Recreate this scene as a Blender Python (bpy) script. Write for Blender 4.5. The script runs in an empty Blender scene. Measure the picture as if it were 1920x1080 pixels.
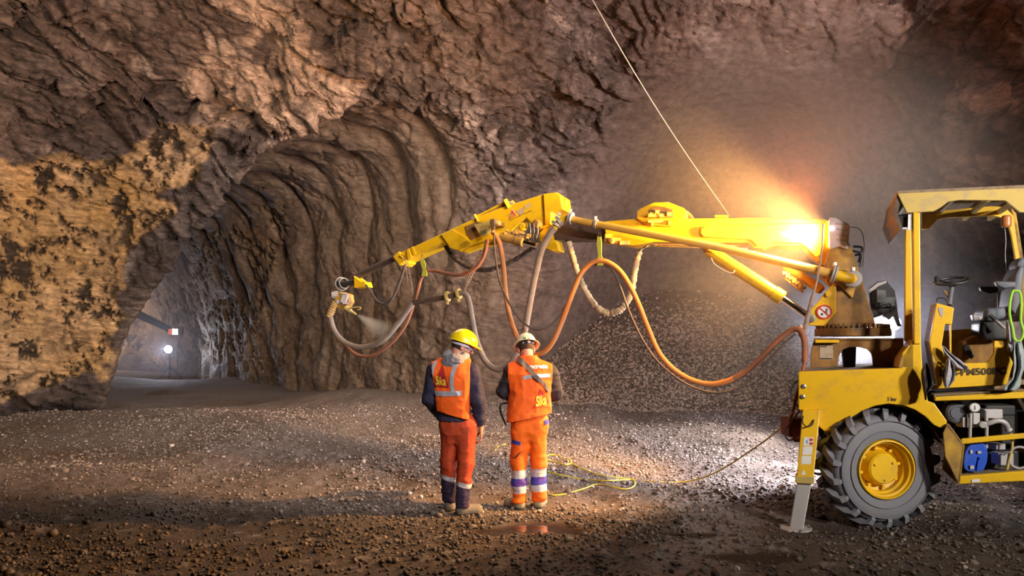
import bpy, bmesh, math, random
import numpy as np
from mathutils import Vector, Matrix
from mathutils.bvhtree import BVHTree

random.seed(7)
C = bpy.context.scene.collection
F, CAMZ, HZ = 1251.0, 1.71, 640.0


def W(px, py, Y):
    """world point on the vertical plane at depth Y (metres) for a spot measured in the photograph"""
    return Vector(((px - 960) / F * Y, Y, CAMZ - (py - HZ) / F * Y))


# ------------------------------------------------------------------ numpy noise
_rs = np.random.RandomState(11)
_PERM = _rs.permutation(4096).astype(np.int64)
_VAL = _rs.rand(4096)


def _hash(ix, iy, iz, s=0):
    return _PERM[(_PERM[(_PERM[(ix + s * 131) & 4095] + iy) & 4095] + iz) & 4095]


def vnoise(p, s=0):
    i = np.floor(p).astype(np.int64)
    f = p - i
    u = f * f * f * (f * (f * 6 - 15) + 10)
    out = 0
    for dx in (0, 1):
        wx = u[:, 0] if dx else 1 - u[:, 0]
        for dy in (0, 1):
            wy = u[:, 1] if dy else 1 - u[:, 1]
            for dz in (0, 1):
                wz = u[:, 2] if dz else 1 - u[:, 2]
                out = out + wx * wy * wz * _VAL[_hash(i[:, 0] + dx, i[:, 1] + dy, i[:, 2] + dz, s)]
    return out * 2 - 1


def fbm(p, octv=4, s=0, gain=.5, ridged=False):
    a, out, tot = 1.0, 0, 0
    for k in range(octv):
        n = vnoise(p * (2.03 ** k) + 17.3 * k, s + k)
        if ridged:
            n = 1 - 2 * np.abs(n)
        out = out + a * n
        tot += a
        a *= gain
    return out / tot


def worley(p, s=0):
    """F1, F2 and the id hash of the nearest cell"""
    i = np.floor(p).astype(np.int64)
    f1 = np.full(len(p), 9.0)
    f2 = np.full(len(p), 9.0)
    cid = np.zeros(len(p))
    for dx in (-1, 0, 1):
        for dy in (-1, 0, 1):
            for dz in (-1, 0, 1):
                c = i + np.array([dx, dy, dz])
                h = _hash(c[:, 0], c[:, 1], c[:, 2], s)
                q = c + np.stack([_VAL[h], _VAL[(h + 977) & 4095], _VAL[(h + 2111) & 4095]], 1)
                d = np.sqrt(((p - q) ** 2).sum(1))
                m = d < f1
                f2 = np.where(m, f1, np.minimum(f2, d))
                cid = np.where(m, _VAL[(h + 3001) & 4095], cid)
                f1 = np.where(m, d, f1)
    return f1, f2, cid


def facet(p, s=0):
    """tilted flat faces, one per cell, with sharp steps between them"""
    i = np.floor(p).astype(np.int64)
    f1 = np.full(len(p), 9.0); f2 = f1.copy()
    hgt = np.zeros(len(p)); cid = np.zeros(len(p))
    for dx in (-1, 0, 1):
        for dy in (-1, 0, 1):
            for dz in (-1, 0, 1):
                c = i + np.array([dx, dy, dz])
                h = _hash(c[:, 0], c[:, 1], c[:, 2], s)
                e = p - (c + np.stack([_VAL[h], _VAL[(h + 977) & 4095], _VAL[(h + 2111) & 4095]], 1))
                d = np.sqrt((e ** 2).sum(1))
                m = d < f1
                tl = np.stack([_VAL[(h + 3501) & 4095], _VAL[(h + 61) & 4095], _VAL[(h + 1771) & 4095]], 1) * 2 - 1
                f2 = np.where(m, f1, np.minimum(f2, d))
                cid = np.where(m, _VAL[(h + 3001) & 4095], cid)
                hgt = np.where(m, (e * tl).sum(1) + .8 * (_VAL[(h + 3001) & 4095] - .5), hgt)
                f1 = np.where(m, d, f1)
    return hgt, f2 - f1, cid


def sstep(a, b, x):
    t = np.clip((x - a) / (b - a), 0, 1)
    return t * t * (3 - 2 * t)


# ------------------------------------------------------------------ surface nets on a signed distance field
def surface_nets(fn, lo, hi, h):
    lo = np.array(lo, float)
    n = np.ceil((np.array(hi) - lo) / h).astype(int) + 1
    ax = [lo[k] + h * np.arange(n[k]) for k in range(3)]
    d = np.empty(tuple(n))
    yy, zz = np.meshgrid(ax[1], ax[2], indexing='ij')
    yf, zf = yy.ravel(), zz.ravel()
    step = max(1, 400000 // len(yf))
    for i in range(0, n[0], step):
        xs = ax[0][i:i + step]
        pts = np.stack([np.repeat(xs, len(yf)), np.tile(yf, len(xs)), np.tile(zf, len(xs))], 1)
        d[i:i + step] = fn(pts).reshape(len(xs), n[1], n[2])
    sg = d < 0
    c = [d[a:n[0] - 1 + a, b:n[1] - 1 + b, e:n[2] - 1 + e] for a in (0, 1) for b in (0, 1) for e in (0, 1)]
    cs = [x < 0 for x in c]
    cnt = sum(x.astype(np.int8) for x in cs)
    act = (cnt > 0) & (cnt < 8)
    idx = np.full(act.shape, -1, np.int64)
    ii = np.argwhere(act)
    idx[act] = np.arange(len(ii))
    off = [(a, b, e) for a in (0, 1) for b in (0, 1) for e in (0, 1)]
    vals = np.stack([x[act] for x in c], 1)
    acc = np.zeros((len(ii), 3))
    num = np.zeros(len(ii))
    for a in range(8):
        for b in range(a + 1, 8):
            oa, ob = np.array(off[a]), np.array(off[b])
            if np.abs(oa - ob).sum() != 1:
                continue
            va, vb = vals[:, a], vals[:, b]
            m = (va < 0) != (vb < 0)
            t = np.where(m, va / np.where(va == vb, 1, va - vb), 0)
            acc += (oa + t[:, None] * (ob - oa)) * m[:, None]
            num += m
    verts = lo + h * (ii + acc / num[:, None])
    faces = []
    for k in range(3):
        u, v = (k + 1) % 3, (k + 2) % 3
        sl0 = [slice(None)] * 3
        sl1 = [slice(None)] * 3
        sl0[k] = slice(0, n[k] - 1)
        sl1[k] = slice(1, n[k])
        e0, e1 = sg[tuple(sl0)], sg[tuple(sl1)]
        q = np.argwhere(e0 != e1)
        q = q[(q[:, u] > 0) & (q[:, v] > 0) & (q[:, u] < n[u] - 1) & (q[:, v] < n[v] - 1)]
        flip = e0[tuple(q.T)]
        du = np.zeros(3, int); du[u] = 1
        dv = np.zeros(3, int); dv[v] = 1
        g = [idx[tuple((q - du - dv).T)], idx[tuple((q - dv).T)], idx[tuple(q.T)], idx[tuple((q - du).T)]]
        fa = np.stack(g, 1)
        fa = np.where(flip[:, None], fa, fa[:, ::-1])
        faces.append(fa)
    return verts, np.concatenate(faces)


def np_mesh(name, verts, faces, smooth=True):
    """mesh from numpy arrays; faces (n,3) or (n,4)"""
    me = bpy.data.meshes.new(name)
    k = faces.shape[1]
    me.vertices.add(len(verts))
    me.vertices.foreach_set('co', np.ascontiguousarray(verts, np.float32).ravel())
    me.loops.add(len(faces) * k)
    me.loops.foreach_set('vertex_index', np.ascontiguousarray(faces, np.int32).ravel())
    me.polygons.add(len(faces))
    me.polygons.foreach_set('loop_start', np.arange(0, len(faces) * k, k, dtype=np.int32))
    if smooth:
        me.polygons.foreach_set('use_smooth', np.ones(len(faces), bool))
    me.update(calc_edges=True)
    me.validate()
    return me


def vcol(me, cols, name='Col'):
    a = me.color_attributes.new(name, 'FLOAT_COLOR', 'POINT')
    c = np.ones((len(cols), 4), np.float32)
    cols = np.asarray(cols)
    c[:, :cols.shape[1]] = cols
    a.data.foreach_set('color', c.ravel())


# ------------------------------------------------------------------ object helpers
def tag(o, label=None, cat=None, group=None, kind=None):
    if label: o['label'] = label
    if cat: o['category'] = cat
    if group: o['group'] = group
    if kind: o['kind'] = kind
    return o


def link(name, me, mat=None, parent=None):
    o = bpy.data.objects.new(name, me)
    C.objects.link(o)
    if mat:
        for m in (mat if isinstance(mat, (list, tuple)) else [mat]):
            me.materials.append(m)
    if parent is not None:
        o.parent = parent
        bpy.context.view_layer.update()
        o.matrix_parent_inverse = parent.matrix_world.inverted()
    return o


def empty(name, loc, label, cat, group=None):
    o = bpy.data.objects.new(name, None)
    C.objects.link(o)
    o.location = loc
    o.empty_display_size = .1
    bpy.context.view_layer.update()
    return tag(o, label, cat, group)


def bmobj(name, bm, mat=None, parent=None, smooth=False, bevel=0, angle=35, seg=2):
    bmesh.ops.recalc_face_normals(bm, faces=bm.faces)
    me = bpy.data.meshes.new(name)
    bm.to_mesh(me)
    bm.free()
    if smooth:
        me.polygons.foreach_set('use_smooth', np.ones(len(me.polygons), bool))
        try:
            me.set_sharp_from_angle(angle=math.radians(angle))
        except Exception:
            pass
    o = link(name, me, mat, parent)
    if bevel:
        b = o.modifiers.new('b', 'BEVEL')
        b.width = bevel
        b.segments = seg
        b.limit_method = 'ANGLE'
        b.angle_limit = math.radians(40)
    return o


def add_prism(bm, pts, off):
    """closed polygon of world points pushed along vector off"""
    a = [bm.verts.new(p) for p in pts]
    b = [bm.verts.new(Vector(p) + off) for p in pts]
    n = len(pts)
    try:
        bm.faces.new(a)
        bm.faces.new(b[::-1])
    except ValueError:
        pass
    for i in range(n):
        bm.faces.new((a[i], b[i], b[(i + 1) % n], a[(i + 1) % n]))


def add_box(bm, c, sx, sy, sz, R=None):
    R = R or Matrix.Identity(3)
    c = Vector(c)
    v = [bm.verts.new(c + R @ Vector((x * sx / 2, y * sy / 2, z * sz / 2))) for x in (-1, 1) for y in (-1, 1) for z in (-1, 1)]
    for f in ((0, 1, 3, 2), (4, 6, 7, 5), (0, 4, 5, 1), (2, 3, 7, 6), (0, 2, 6, 4), (1, 5, 7, 3)):
        bm.faces.new([v[i] for i in f])


def frame(t, up=Vector((0, 0, 1))):
    t = t.normalized()
    if abs(t.dot(up)) > .98:
        up = Vector((0, 1, 0))
    x = t.cross(up).normalized()
    return x, x.cross(t).normalized(), t


def add_tube(bm, pts, rad, n=12, cap=True):
    pts = [Vector(p) for p in pts]
    rads = rad if isinstance(rad, (list, tuple)) else [rad] * len(pts)
    rings = []
    x = None
    for i, p in enumerate(pts):
        t = (pts[min(i + 1, len(pts) - 1)] - pts[max(i - 1, 0)])
        if t.length < 1e-9: t = Vector((0, 0, 1))
        t.normalize()
        if x is None:
            x, y, _ = frame(t)
        else:
            x = (x - t * x.dot(t))
            if x.length < 1e-6: x, y, _ = frame(t)
            x.normalize()
            y = x.cross(t)
        rings.append([bm.verts.new(p + (x * math.cos(a) + y * math.sin(a)) * rads[i]) for a in [2 * math.pi * k / n for k in range(n)]])
    for a, b in zip(rings, rings[1:]):
        for k in range(n):
            bm.faces.new((a[k], a[(k + 1) % n], b[(k + 1) % n], b[k]))
    if cap:
        bm.faces.new(rings[0][::-1])
        bm.faces.new(rings[-1])


def add_lathe(bm, prof, c, axis, n=48, closed=False):
    """prof: (radius, height along axis) pairs about point c"""
    x, y, t = frame(Vector(axis))
    c = Vector(c)
    rings = []
    for r, h in prof:
        rings.append([bm.verts.new(c + t * h + (x * math.cos(2 * math.pi * k / n) + y * math.sin(2 * math.pi * k / n)) * max(r, 1e-4)) for k in range(n)])
    prs = list(zip(rings, rings[1:]))
    if closed: prs.append((rings[-1], rings[0]))
    for a, b in prs:
        for k in range(n):
            bm.faces.new((a[k], a[(k + 1) % n], b[(k + 1) % n], b[k]))
    if not closed:
        bm.faces.new(rings[0][::-1])
        bm.faces.new(rings[-1])


def spline(pts, per=8):
    """Catmull-Rom through the points"""
    P = [Vector(p) for p in pts]
    P = [P[0] * 2 - P[1]] + P + [P[-1] * 2 - P[-2]]
    out = []
    for i in range(1, len(P) - 2):
        for k in range(per):
            t = k / per
            a, b, c, d = P[i - 1], P[i], P[i + 1], P[i + 2]
            out.append(.5 * ((2 * b) + (c - a) * t + (2 * a - 5 * b + 4 * c - d) * t * t + (3 * b - a - 3 * c + d) * t ** 3))
    out.append(P[-2])
    return out


# ------------------------------------------------------------------ materials
def new_mat(name):
    m = bpy.data.materials.new(name)
    m.use_nodes = True
    nt = m.node_tree
    nt.nodes.clear()
    out = nt.nodes.new('ShaderNodeOutputMaterial')
    return m, nt, out


def nd(nt, typ, **kw):
    n = nt.nodes.new(typ)
    for k, v in kw.items():
        if k in n.inputs.keys():
            n.inputs[k].default_value = v
        else:
            setattr(n, k, v)
    return n


def mix_col(nt, fac, a, b, typ='MIX'):
    m = nt.nodes.new('ShaderNodeMix')
    m.data_type = 'RGBA'
    m.blend_type = typ
    for sock, v in ((m.inputs[0], fac), (m.inputs[6], a), (m.inputs[7], b)):
        if hasattr(v, 'is_linked') or isinstance(v, bpy.types.NodeSocket):
            nt.links.new(v, sock)
        elif isinstance(v, (int, float)):
            sock.default_value = v
        else:
            sock.default_value = (*v, 1)
    return m.outputs[2]


def ramp(nt, fac, a, b):
    r = nt.nodes.new('ShaderNodeMapRange')
    r.inputs[1].default_value = a
    r.inputs[2].default_value = b
    nt.links.new(fac, r.inputs[0])
    return r.outputs[0]


def noise(nt, scale, detail=4, rough=.6, coord='Object'):
    tc = nt.nodes.new('ShaderNodeTexCoord')
    n = nd(nt, 'ShaderNodeTexNoise', Scale=scale, Detail=detail, Roughness=rough)
    nt.links.new(tc.outputs[coord], n.inputs['Vector'])
    return n.outputs['Fac']


def mat_plain(name, col, rough=.5, metal=0, dirt=None, damt=.5, dscale=6, bump=0, bscale=60, emit=None, estr=0, spec=.5, lo=.5, hi=.7):
    m, nt, out = new_mat(name)
    b = nd(nt, 'ShaderNodeBsdfPrincipled', Roughness=rough, Metallic=metal)
    b.inputs['Specular IOR Level'].default_value = spec
    nt.links.new(b.outputs[0], out.inputs[0])
    b.inputs['Base Color'].default_value = (*col, 1)
    if dirt:
        f = ramp(nt, noise(nt, dscale, 6, .65), lo, hi)
        mm = nt.nodes.new('ShaderNodeMath'); mm.operation = 'MULTIPLY'
        nt.links.new(f, mm.inputs[0]); mm.inputs[1].default_value = damt
        nt.links.new(mix_col(nt, mm.outputs[0], col, dirt), b.inputs['Base Color'])
        rr = nt.nodes.new('ShaderNodeMapRange')
        nt.links.new(mm.outputs[0], rr.inputs[0])
        rr.inputs[3].default_value = rough; rr.inputs[4].default_value = .85
        nt.links.new(rr.outputs[0], b.inputs['Roughness'])
    if bump:
        bp = nd(nt, 'ShaderNodeBump', Strength=bump, Distance=.01)
        nt.links.new(noise(nt, bscale, 5), bp.inputs['Height'])
        nt.links.new(bp.outputs[0], b.inputs['Normal'])
    if emit:
        b.inputs['Emission Color'].default_value = (*emit, 1)
        b.inputs['Emission Strength'].default_value = estr
    return m
# ================================================================== the cave
TD = np.array([-.665, .746]); TP = np.array([.746, .665]); T0 = np.array([-3.24, 12.3])   # side tunnel: axis direction, its right hand, start


def smin(a, b, k):
    h = np.clip(.5 + .5 * (b - a) / k, 0, 1)
    return b + (a - b) * h - k * h * (1 - h)


def tunnel_uv(p):
    d = p[:, :2] - T0
    u = d @ TD
    bend = np.maximum(u - 13, 0) ** 2 * .012
    return u, d @ TP - bend * .0


def f_chamber(p):
    q = np.abs((p - np.array([-1.3, 3.5, -1.0])) / np.array([11.2, 11.0, 9.4]))
    r = (q[:, 0] ** 3.2 + q[:, 1] ** 4 + q[:, 2] ** 4) ** (1 / 3.8)
    return (r - 1) * 9.5


def f_tunnel(p):
    u, v = tunnel_uv(p)
    rw = 3.05 - .02 * np.maximum(u, 0)
    hgt = 6.6 - .06 * np.maximum(u, 0)
    z = np.maximum(p[:, 2] + .8, 0) / (hgt + .8)
    vs = v - 1.15 * z ** 1.2 * sstep(12, 3, u)
    e = np.where(vs < 0, 1.9, 2.5)
    ql = ((np.abs(vs) / (rw + .12)) ** 1.9 + z ** 1.75) ** (1 / 1.85)
    qr = ((np.abs(vs) / rw) ** 2.8 + z ** 2.1) ** (1 / 2.4)
    q = np.where(vs < 0, ql, qr)
    tube = (q - 1) * 3.0
    return np.maximum(np.maximum(tube, u - 24), -2.5 - u)


def f_recess(p):
    x = (p[:, 0] - 4.15) / 3.75
    z = (p[:, 2] + 1) / 7.75
    y = (p[:, 1] - 11) / 6.3
    q = (np.abs(x) ** 2.6 + np.maximum(z, 0) ** 2.6 + np.maximum(y, 0) ** 2.6) ** (1 / 2.6)
    return np.maximum((q - 1) * 3.75, 8 - p[:, 1])


def f_cave(p):
    w = p + .35 * np.stack([fbm(p * .45, 2, 3), fbm(p * .45, 2, 9), fbm(p * .45, 2, 21)], 1)
    a, t, r = f_chamber(w), f_tunnel(p + .4 * (w - p)), f_recess(p + .3 * (w - p))
    kr = .25 + 2.2 * sstep(4.0, .5, w[:, 0])
    kt = .10 + 1.1 * sstep(-4.2, -2.2, w[:, 0]) * sstep(6.5, 4.5, w[:, 2])
    return smin(smin(a, r, kr), t, kt)


cv, cf = surface_nets(f_cave, (-24.5, -7.6, -.9), (11.5, 36.5, 9.6), .17)
# in view (with a margin for a step aside) or not
def in_view(p, mx=.98, top=.72):
    Y = np.maximum(p[:, 1], .01)
    return (p[:, 1] > 2) & (np.abs(p[:, 0] / Y) < mx) & ((p[:, 2] - CAMZ) / Y < top) & ((p[:, 2] - CAMZ) / Y > -.5)


fc = cv[cf].mean(1)
vis = in_view(fc)


def sub_mesh(verts, faces):
    u, inv = np.unique(faces, return_inverse=True)
    return verts[u], inv.reshape(faces.shape)


def subdiv(v, f, lv):
    me = np_mesh('tmp', v, f)
    o = bpy.data.objects.new('tmp', me)
    C.objects.link(o)
    s = o.modifiers.new('s', 'SUBSURF'); s.levels = lv; s.boundary_smooth = 'PRESERVE_CORNERS'
    ev = o.evaluated_get(bpy.context.evaluated_depsgraph_get()).to_mesh()
    n = len(ev.vertices)
    co = np.empty(n * 3, np.float32); ev.vertices.foreach_get('co', co)
    li = np.empty(len(ev.loops), np.int32); ev.loops.foreach_get('vertex_index', li)
    no = np.empty(n * 3, np.float32); ev.vertices.foreach_get('normal', no)
    bpy.data.objects.remove(o)
    return co.reshape(-1, 3).astype(float), li.reshape(-1, 4), no.reshape(-1, 3).astype(float)


vv, vf = sub_mesh(cv, cf[vis])
near = vv[vf].mean(1)[:, 1] < 19
V1, F1, N1 = subdiv(*sub_mesh(vv, vf[near]), 2)
V2, F2, N2 = subdiv(*sub_mesh(vv, vf[~near]), 1)


def rock(p, nrm):
    """displacement (m, along the inward normal) and colour of the bare and sprayed rock"""
    ft, fr, fa = f_tunnel(p), f_recess(p), f_chamber(p)
    u, v = tunnel_uv(p)
    wn = fbm(p * .35, 3, 40)
    m_t = sstep(.35, -.15, ft - np.maximum(0, .25 - fa) * 0) * sstep(.2, .9, fa + .3)     # inside the side tunnel
    m_t = np.clip(m_t, 0, 1) * sstep(.0, .35, fa + .15)
    m_r = sstep(.55, .1, fr + .25 * wn) * sstep(-.2, .3, fa + .1) * (1 - m_t)             # sprayed smooth recess
    m_r = m_r * sstep(8.3, 7.5, p[:, 0] + .5 * wn)
    low = sstep(4.6, 2.6, p[:, 2] + .8 * wn) * sstep(-3.5, -.5, p[:, 0]) * sstep(5, 3, p[:, 0]) * (p[:, 1] > 12)
    smooth = np.clip(m_t * .9 + m_r * .95 + low * .45, 0, 1)
    # strata: slanting ledges dipping down to the left
    warp = np.stack([fbm(p * .8, 3, 50), fbm(p * .8, 3, 60), fbm(p * .8, 3, 70)], 1)
    q = p + .5 * warp
    sd = np.array([.50, .35, .80])
    s = (q @ sd) * 1.9
    fr_ = s - np.floor(s)
    ledge = np.where(fr_ < .8, fr_ / .8, (1 - fr_) / .2) - .5
    s2 = (q @ np.array([-.62, .2, .75])) * 3.7
    f2_ = s2 - np.floor(s2)
    led2 = np.where(f2_ < .7, f2_ / .7, (1 - f2_) / .3) - .5
    aniso = np.stack([q @ np.array([.82, 0, -.57]) * .9, q[:, 1], q @ np.array([.57, 0, .82]) * 2.2], 1)
    h1, e1, cid = facet(aniso * .75, 5)
    h2, e2, cid2 = facet(aniso * 2.1 + .3 * warp, 8)
    h3, e3, cid3 = facet(aniso * 5.5, 12)
    rg = fbm(p * 1.0, 5, 80, ridged=True, gain=.5)
    fine = fbm(p * 5.5, 3, 90)
    mess = sstep(-.45, .35, fbm(p * .5, 2, 33))
    d = (.15 * ledge * mess + .05 * led2 + .30 * h1 * (.4 + .6 * mess) + .13 * h2 * (.3 + .7 * mess) + .045 * h3 + .05 * rg + .025 * fine
         - .10 * sstep(.10, 0, e1) * mess - .05 * sstep(.08, 0, e2) * mess)
    # ribs round the sprayed tunnel
    uw = u + .55 * fbm(p * .45, 3, 100) + .25 * (p[:, 2] - 3) * sstep(2, 6, p[:, 2])
    ph = uw * 2 * math.pi / 1.45
    rib = np.abs(np.sin(ph / 2)) ** .55
    amp = .10 + .12 * sstep(1.5, 5.5, p[:, 2] + wn)
    dt = -amp * (1 - rib) * 1.5 + .10 * fbm(p * .8, 2, 108) + .12 * fbm(p * 1.2, 3, 110) + .014 * fine + .09 * fbm(np.stack([u * 2.4, v * 2.4, p[:, 2] * .5], 1), 2, 115)
    dr = .035 * fbm(p * 1.4, 3, 120) + .012 * fine
    dl = .13 * fbm(p * 1.6, 4, 130) + .05 * rg + .02 * fine
    dm = d * (1 - m_t) * (1 - m_r)
    dm = dm * (1 - low * .75) + dl * low * (1 - m_t) * (1 - m_r)
    disp = dm + dt * m_t + dr * m_r
    # ---- colour
    base = np.array([.122, .087, .074])
    dark = np.array([.040, .029, .027])
    grey = np.array([.17, .135, .125])
    tan = np.array([.34, .255, .18])
    yel = np.array([.50, .31, .145])
    n1, n2, n3 = fbm(p * .9, 4, 140), fbm(p * 2.7, 4, 150), fbm(p * .28, 3, 160)
    c = base + 0 * p
    def mx(c, col, f): return c * (1 - f[:, None]) + col * f[:, None]
    c = mx(c, grey * 1.15, sstep(-.1, .4, n1) * .6)
    c = c * (.75 + .55 * (cid2 - .0))[:, None]
    c = mx(c, dark, sstep(.1, .6, n2) * .55 * (1 - smooth))
    c = mx(c, dark, sstep(.5, .9, cid) * .35 * (1 - smooth))
    c = mx(c, np.array([.20, .115, .07]), sstep(.05, .45, n3) * .4)
    patch = sstep(.30, .36, fbm(aniso * .8, 4, 170) + .12 * n2) * (1 - smooth)
    c = mx(c, np.array([.38, .30, .26]), patch * .75)
    # rusty tan band over the tunnel lip
    lip = np.exp(-((p[:, 0] + 4.6) / 1.9) ** 2 - ((p[:, 2] - 6.5) / 1.0) ** 2) * (1 - m_t)
    c = mx(c, np.array([.42, .30, .23]), sstep(.18, .34, lip * .5 + .45 * n1 + .2 * n2) * sstep(.1, .4, lip) * .9)
    # ochre sprayed panel on the pillar left of the tunnel, broken at the edges
    hgt = 5.5 + (p[:, 0] + 8.2) * .2
    band = np.minimum(hgt - p[:, 2], p[:, 2] - .72)
    diag = -8.25 - p[:, 0]
    diag = np.where(p[:, 2] > 2.4, diag + (p[:, 2] - 2.4) * .62, diag)
    pat = sstep(-.04, .10, np.minimum(band, diag) + .75 * n1 + .32 * n2 - .05) * (fa > -.6) * (ft > -.05) * (p[:, 0] < -3)
    # the tunnel's left lip: dark slab
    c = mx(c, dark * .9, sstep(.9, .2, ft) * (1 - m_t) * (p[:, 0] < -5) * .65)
    c = mx(c, yel + np.array([.10, .09, .09]) * n1[:, None], pat)
    holes = sstep(.06, .17, fbm(p * np.array([3.4, 3.4, 2.6]), 6, 180, gain=.80) + .10 * fbm(p * 7, 2, 185)) * pat
    c = mx(c, np.array([.035, .024, .016]), holes * .95)
    blotch = sstep(.05, .4, fbm(p * 1.1, 4, 187)) * pat
    c = mx(c, np.array([.19, .12, .065]), blotch * .55)
    disp = disp * (1 - .55 * pat) + pat * (.05 * n2 - .10 * holes)
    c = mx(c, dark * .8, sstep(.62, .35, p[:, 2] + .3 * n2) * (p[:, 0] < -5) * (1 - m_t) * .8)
    crack_shade = np.clip(sstep(.09, 0, e1) * mess + .7 * sstep(.07, 0, e2), 0, 1) * (1 - smooth)
    c = mx(c, dark * .7, crack_shade * .6)  # darkens the cracks in the colour to stand in for crevice shade
    # sprayed concrete
    c = mx(c, np.array([.185, .132, .094]) + .03 * n1[:, None], m_t)
    c = mx(c, np.array([.115, .082, .066]) + .012 * n1[:, None], m_r)
    c = mx(c, np.array([.165, .110, .072]) + .03 * n1[:, None], low * .75 * (1 - m_t) * (1 - m_r))
    # pale mineral streaks on the right wall
    st = sstep(.55, .75, fbm(np.stack([p[:, 1] * 1.6, p[:, 0] * .5, p[:, 2] * .22], 1), 4, 190, ridged=True)) * (p[:, 0] > 7.4) * (1 - m_r)
    c = mx(c, np.array([.34, .30, .28]), st * .55)
    return disp, np.concatenate([np.clip(c, .01, 1), np.clip(m_t * .75 + m_r + low * .3, 0, 1)[:, None]], 1)


def rock_mat():
    m, nt, out = new_mat('rock')
    b = nd(nt, 'ShaderNodeBsdfPrincipled', Roughness=.8)
    b.inputs['Specular IOR Level'].default_value = .35
    nt.links.new(b.outputs[0], out.inputs[0])
    at = nd(nt, 'ShaderNodeAttribute', attribute_name='Col')
    f = ramp(nt, noise(nt, 7, 6, .7), .3, .7)
    c = mix_col(nt, 1.0, at.outputs['Color'], mix_col(nt, f, (.55, .53, .52), (1.35, 1.33, 1.3)), 'MULTIPLY')
    nt.links.new(c, b.inputs['Base Color'])
    rr = nd(nt, 'ShaderNodeMapRange'); nt.links.new(noise(nt, 2.2, 4), rr.inputs[0]); rr.inputs[1].default_value = .3; rr.inputs[2].default_value = .7; rr.inputs[3].default_value = .5; rr.inputs[4].default_value = .95
    nt.links.new(rr.outputs[0], b.inputs['Roughness'])
    bp = nd(nt, 'ShaderNodeBump', Strength=1.0, Distance=.11)
    tc = nt.nodes.new('ShaderNodeTexCoord')
    mp = nd(nt, 'ShaderNodeMapping'); mp.inputs['Rotation'].default_value = (0, .6, 0); mp.inputs['Scale'].default_value = (.8, 1, 2.4)
    nt.links.new(tc.outputs['Object'], mp.inputs[0])
    nz = nd(nt, 'ShaderNodeTexNoise', Scale=3.2, Detail=8, Roughness=.66, Distortion=.4)
    nt.links.new(mp.outputs[0], nz.inputs['Vector'])
    vo = nd(nt, 'ShaderNodeTexVoronoi', Scale=5.0); vo.feature = 'F1'
    wv = nd(nt, 'ShaderNodeVectorMath', operation='MULTIPLY_ADD'); nt.links.new(nz.outputs['Color'], wv.inputs[0]); wv.inputs[1].default_value = (.35, .35, .35); nt.links.new(mp.outputs[0], wv.inputs[2])
    nt.links.new(wv.outputs[0], vo.inputs['Vector'])
    hh_ = nd(nt, 'ShaderNodeMath', operation='MULTIPLY_ADD'); nt.links.new(vo.outputs['Distance'], hh_.inputs[0]); hh_.inputs[1].default_value = .35; nt.links.new(nz.outputs['Fac'], hh_.inputs[2])
    nt.links.new(hh_.outputs[0], bp.inputs['Height'])
    sm = nd(nt, 'ShaderNodeMapRange'); nt.links.new(at.outputs['Alpha'], sm.inputs[0]); sm.inputs[3].default_value = 1.0; sm.inputs[4].default_value = .22
    nt.links.new(sm.outputs[0], bp.inputs['Strength'])
    nt.links.new(bp.outputs[0], b.inputs['Normal'])
    return m


M_rock = rock_mat()


def cave_part(name, V, Fc, cols):
    v, f = sub_mesh(V, Fc)
    u = np.unique(Fc)
    me = np_mesh(name, v, f)
    vcol(me, cols[u])
    o = link(name, me, M_rock)
    tag(o, kind='structure')
    return o


def classify(c):
    ft, fa = f_tunnel(c), f_chamber(c)
    k = np.zeros(len(c), int)                                  # 0 back
    k[c[:, 2] > 5.6] = 3                                       # ceiling
    k[(c[:, 0] > 7.3) & (c[:, 2] <= 5.6)] = 2                  # right
    u, v = tunnel_uv(c)
    lw = (c[:, 0] < -1) & (c[:, 2] <= 5.6) & (v < -1)
    k[lw] = 1                                                  # left
    inn = (fa > .45) & (ft < .8) & (c[:, 0] < 0)
    k[inn] = 4                                                 # side tunnel
    return k


NM = {0: 'wall_back', 1: 'wall_left', 2: 'wall_right', 3: 'ceiling', 4: 'wall_tunnel'}
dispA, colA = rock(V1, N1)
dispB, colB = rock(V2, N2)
# field is negative inside the void; outward normals point into rock -> push inward for positive
sgn = 1.0 if (f_cave(V1[:500] + .1 * N1[:500]) < f_cave(V1[:500])).mean() > .5 else -1.0
V1 = V1 + N1 * (sgn * dispA)[:, None]
V2 = V2 + N2 * (sgn * dispB)[:, None]
off = len(V1)
VA = np.concatenate([V1, V2]); FA = np.concatenate([F1, F2 + off]); CA = np.concatenate([colA, colB])
kA = classify(VA[FA].mean(1))
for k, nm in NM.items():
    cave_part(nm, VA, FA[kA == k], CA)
rest = sub_mesh(cv, cf[~vis])
o = link('wall_surround', np_mesh('wall_surround', *rest), M_rock)
vcol(o.data, np.tile([.12, .09, .075, 0], (len(rest[0]), 1)))
tag(o, kind='structure')
del VA, FA, V1, V2


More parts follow.
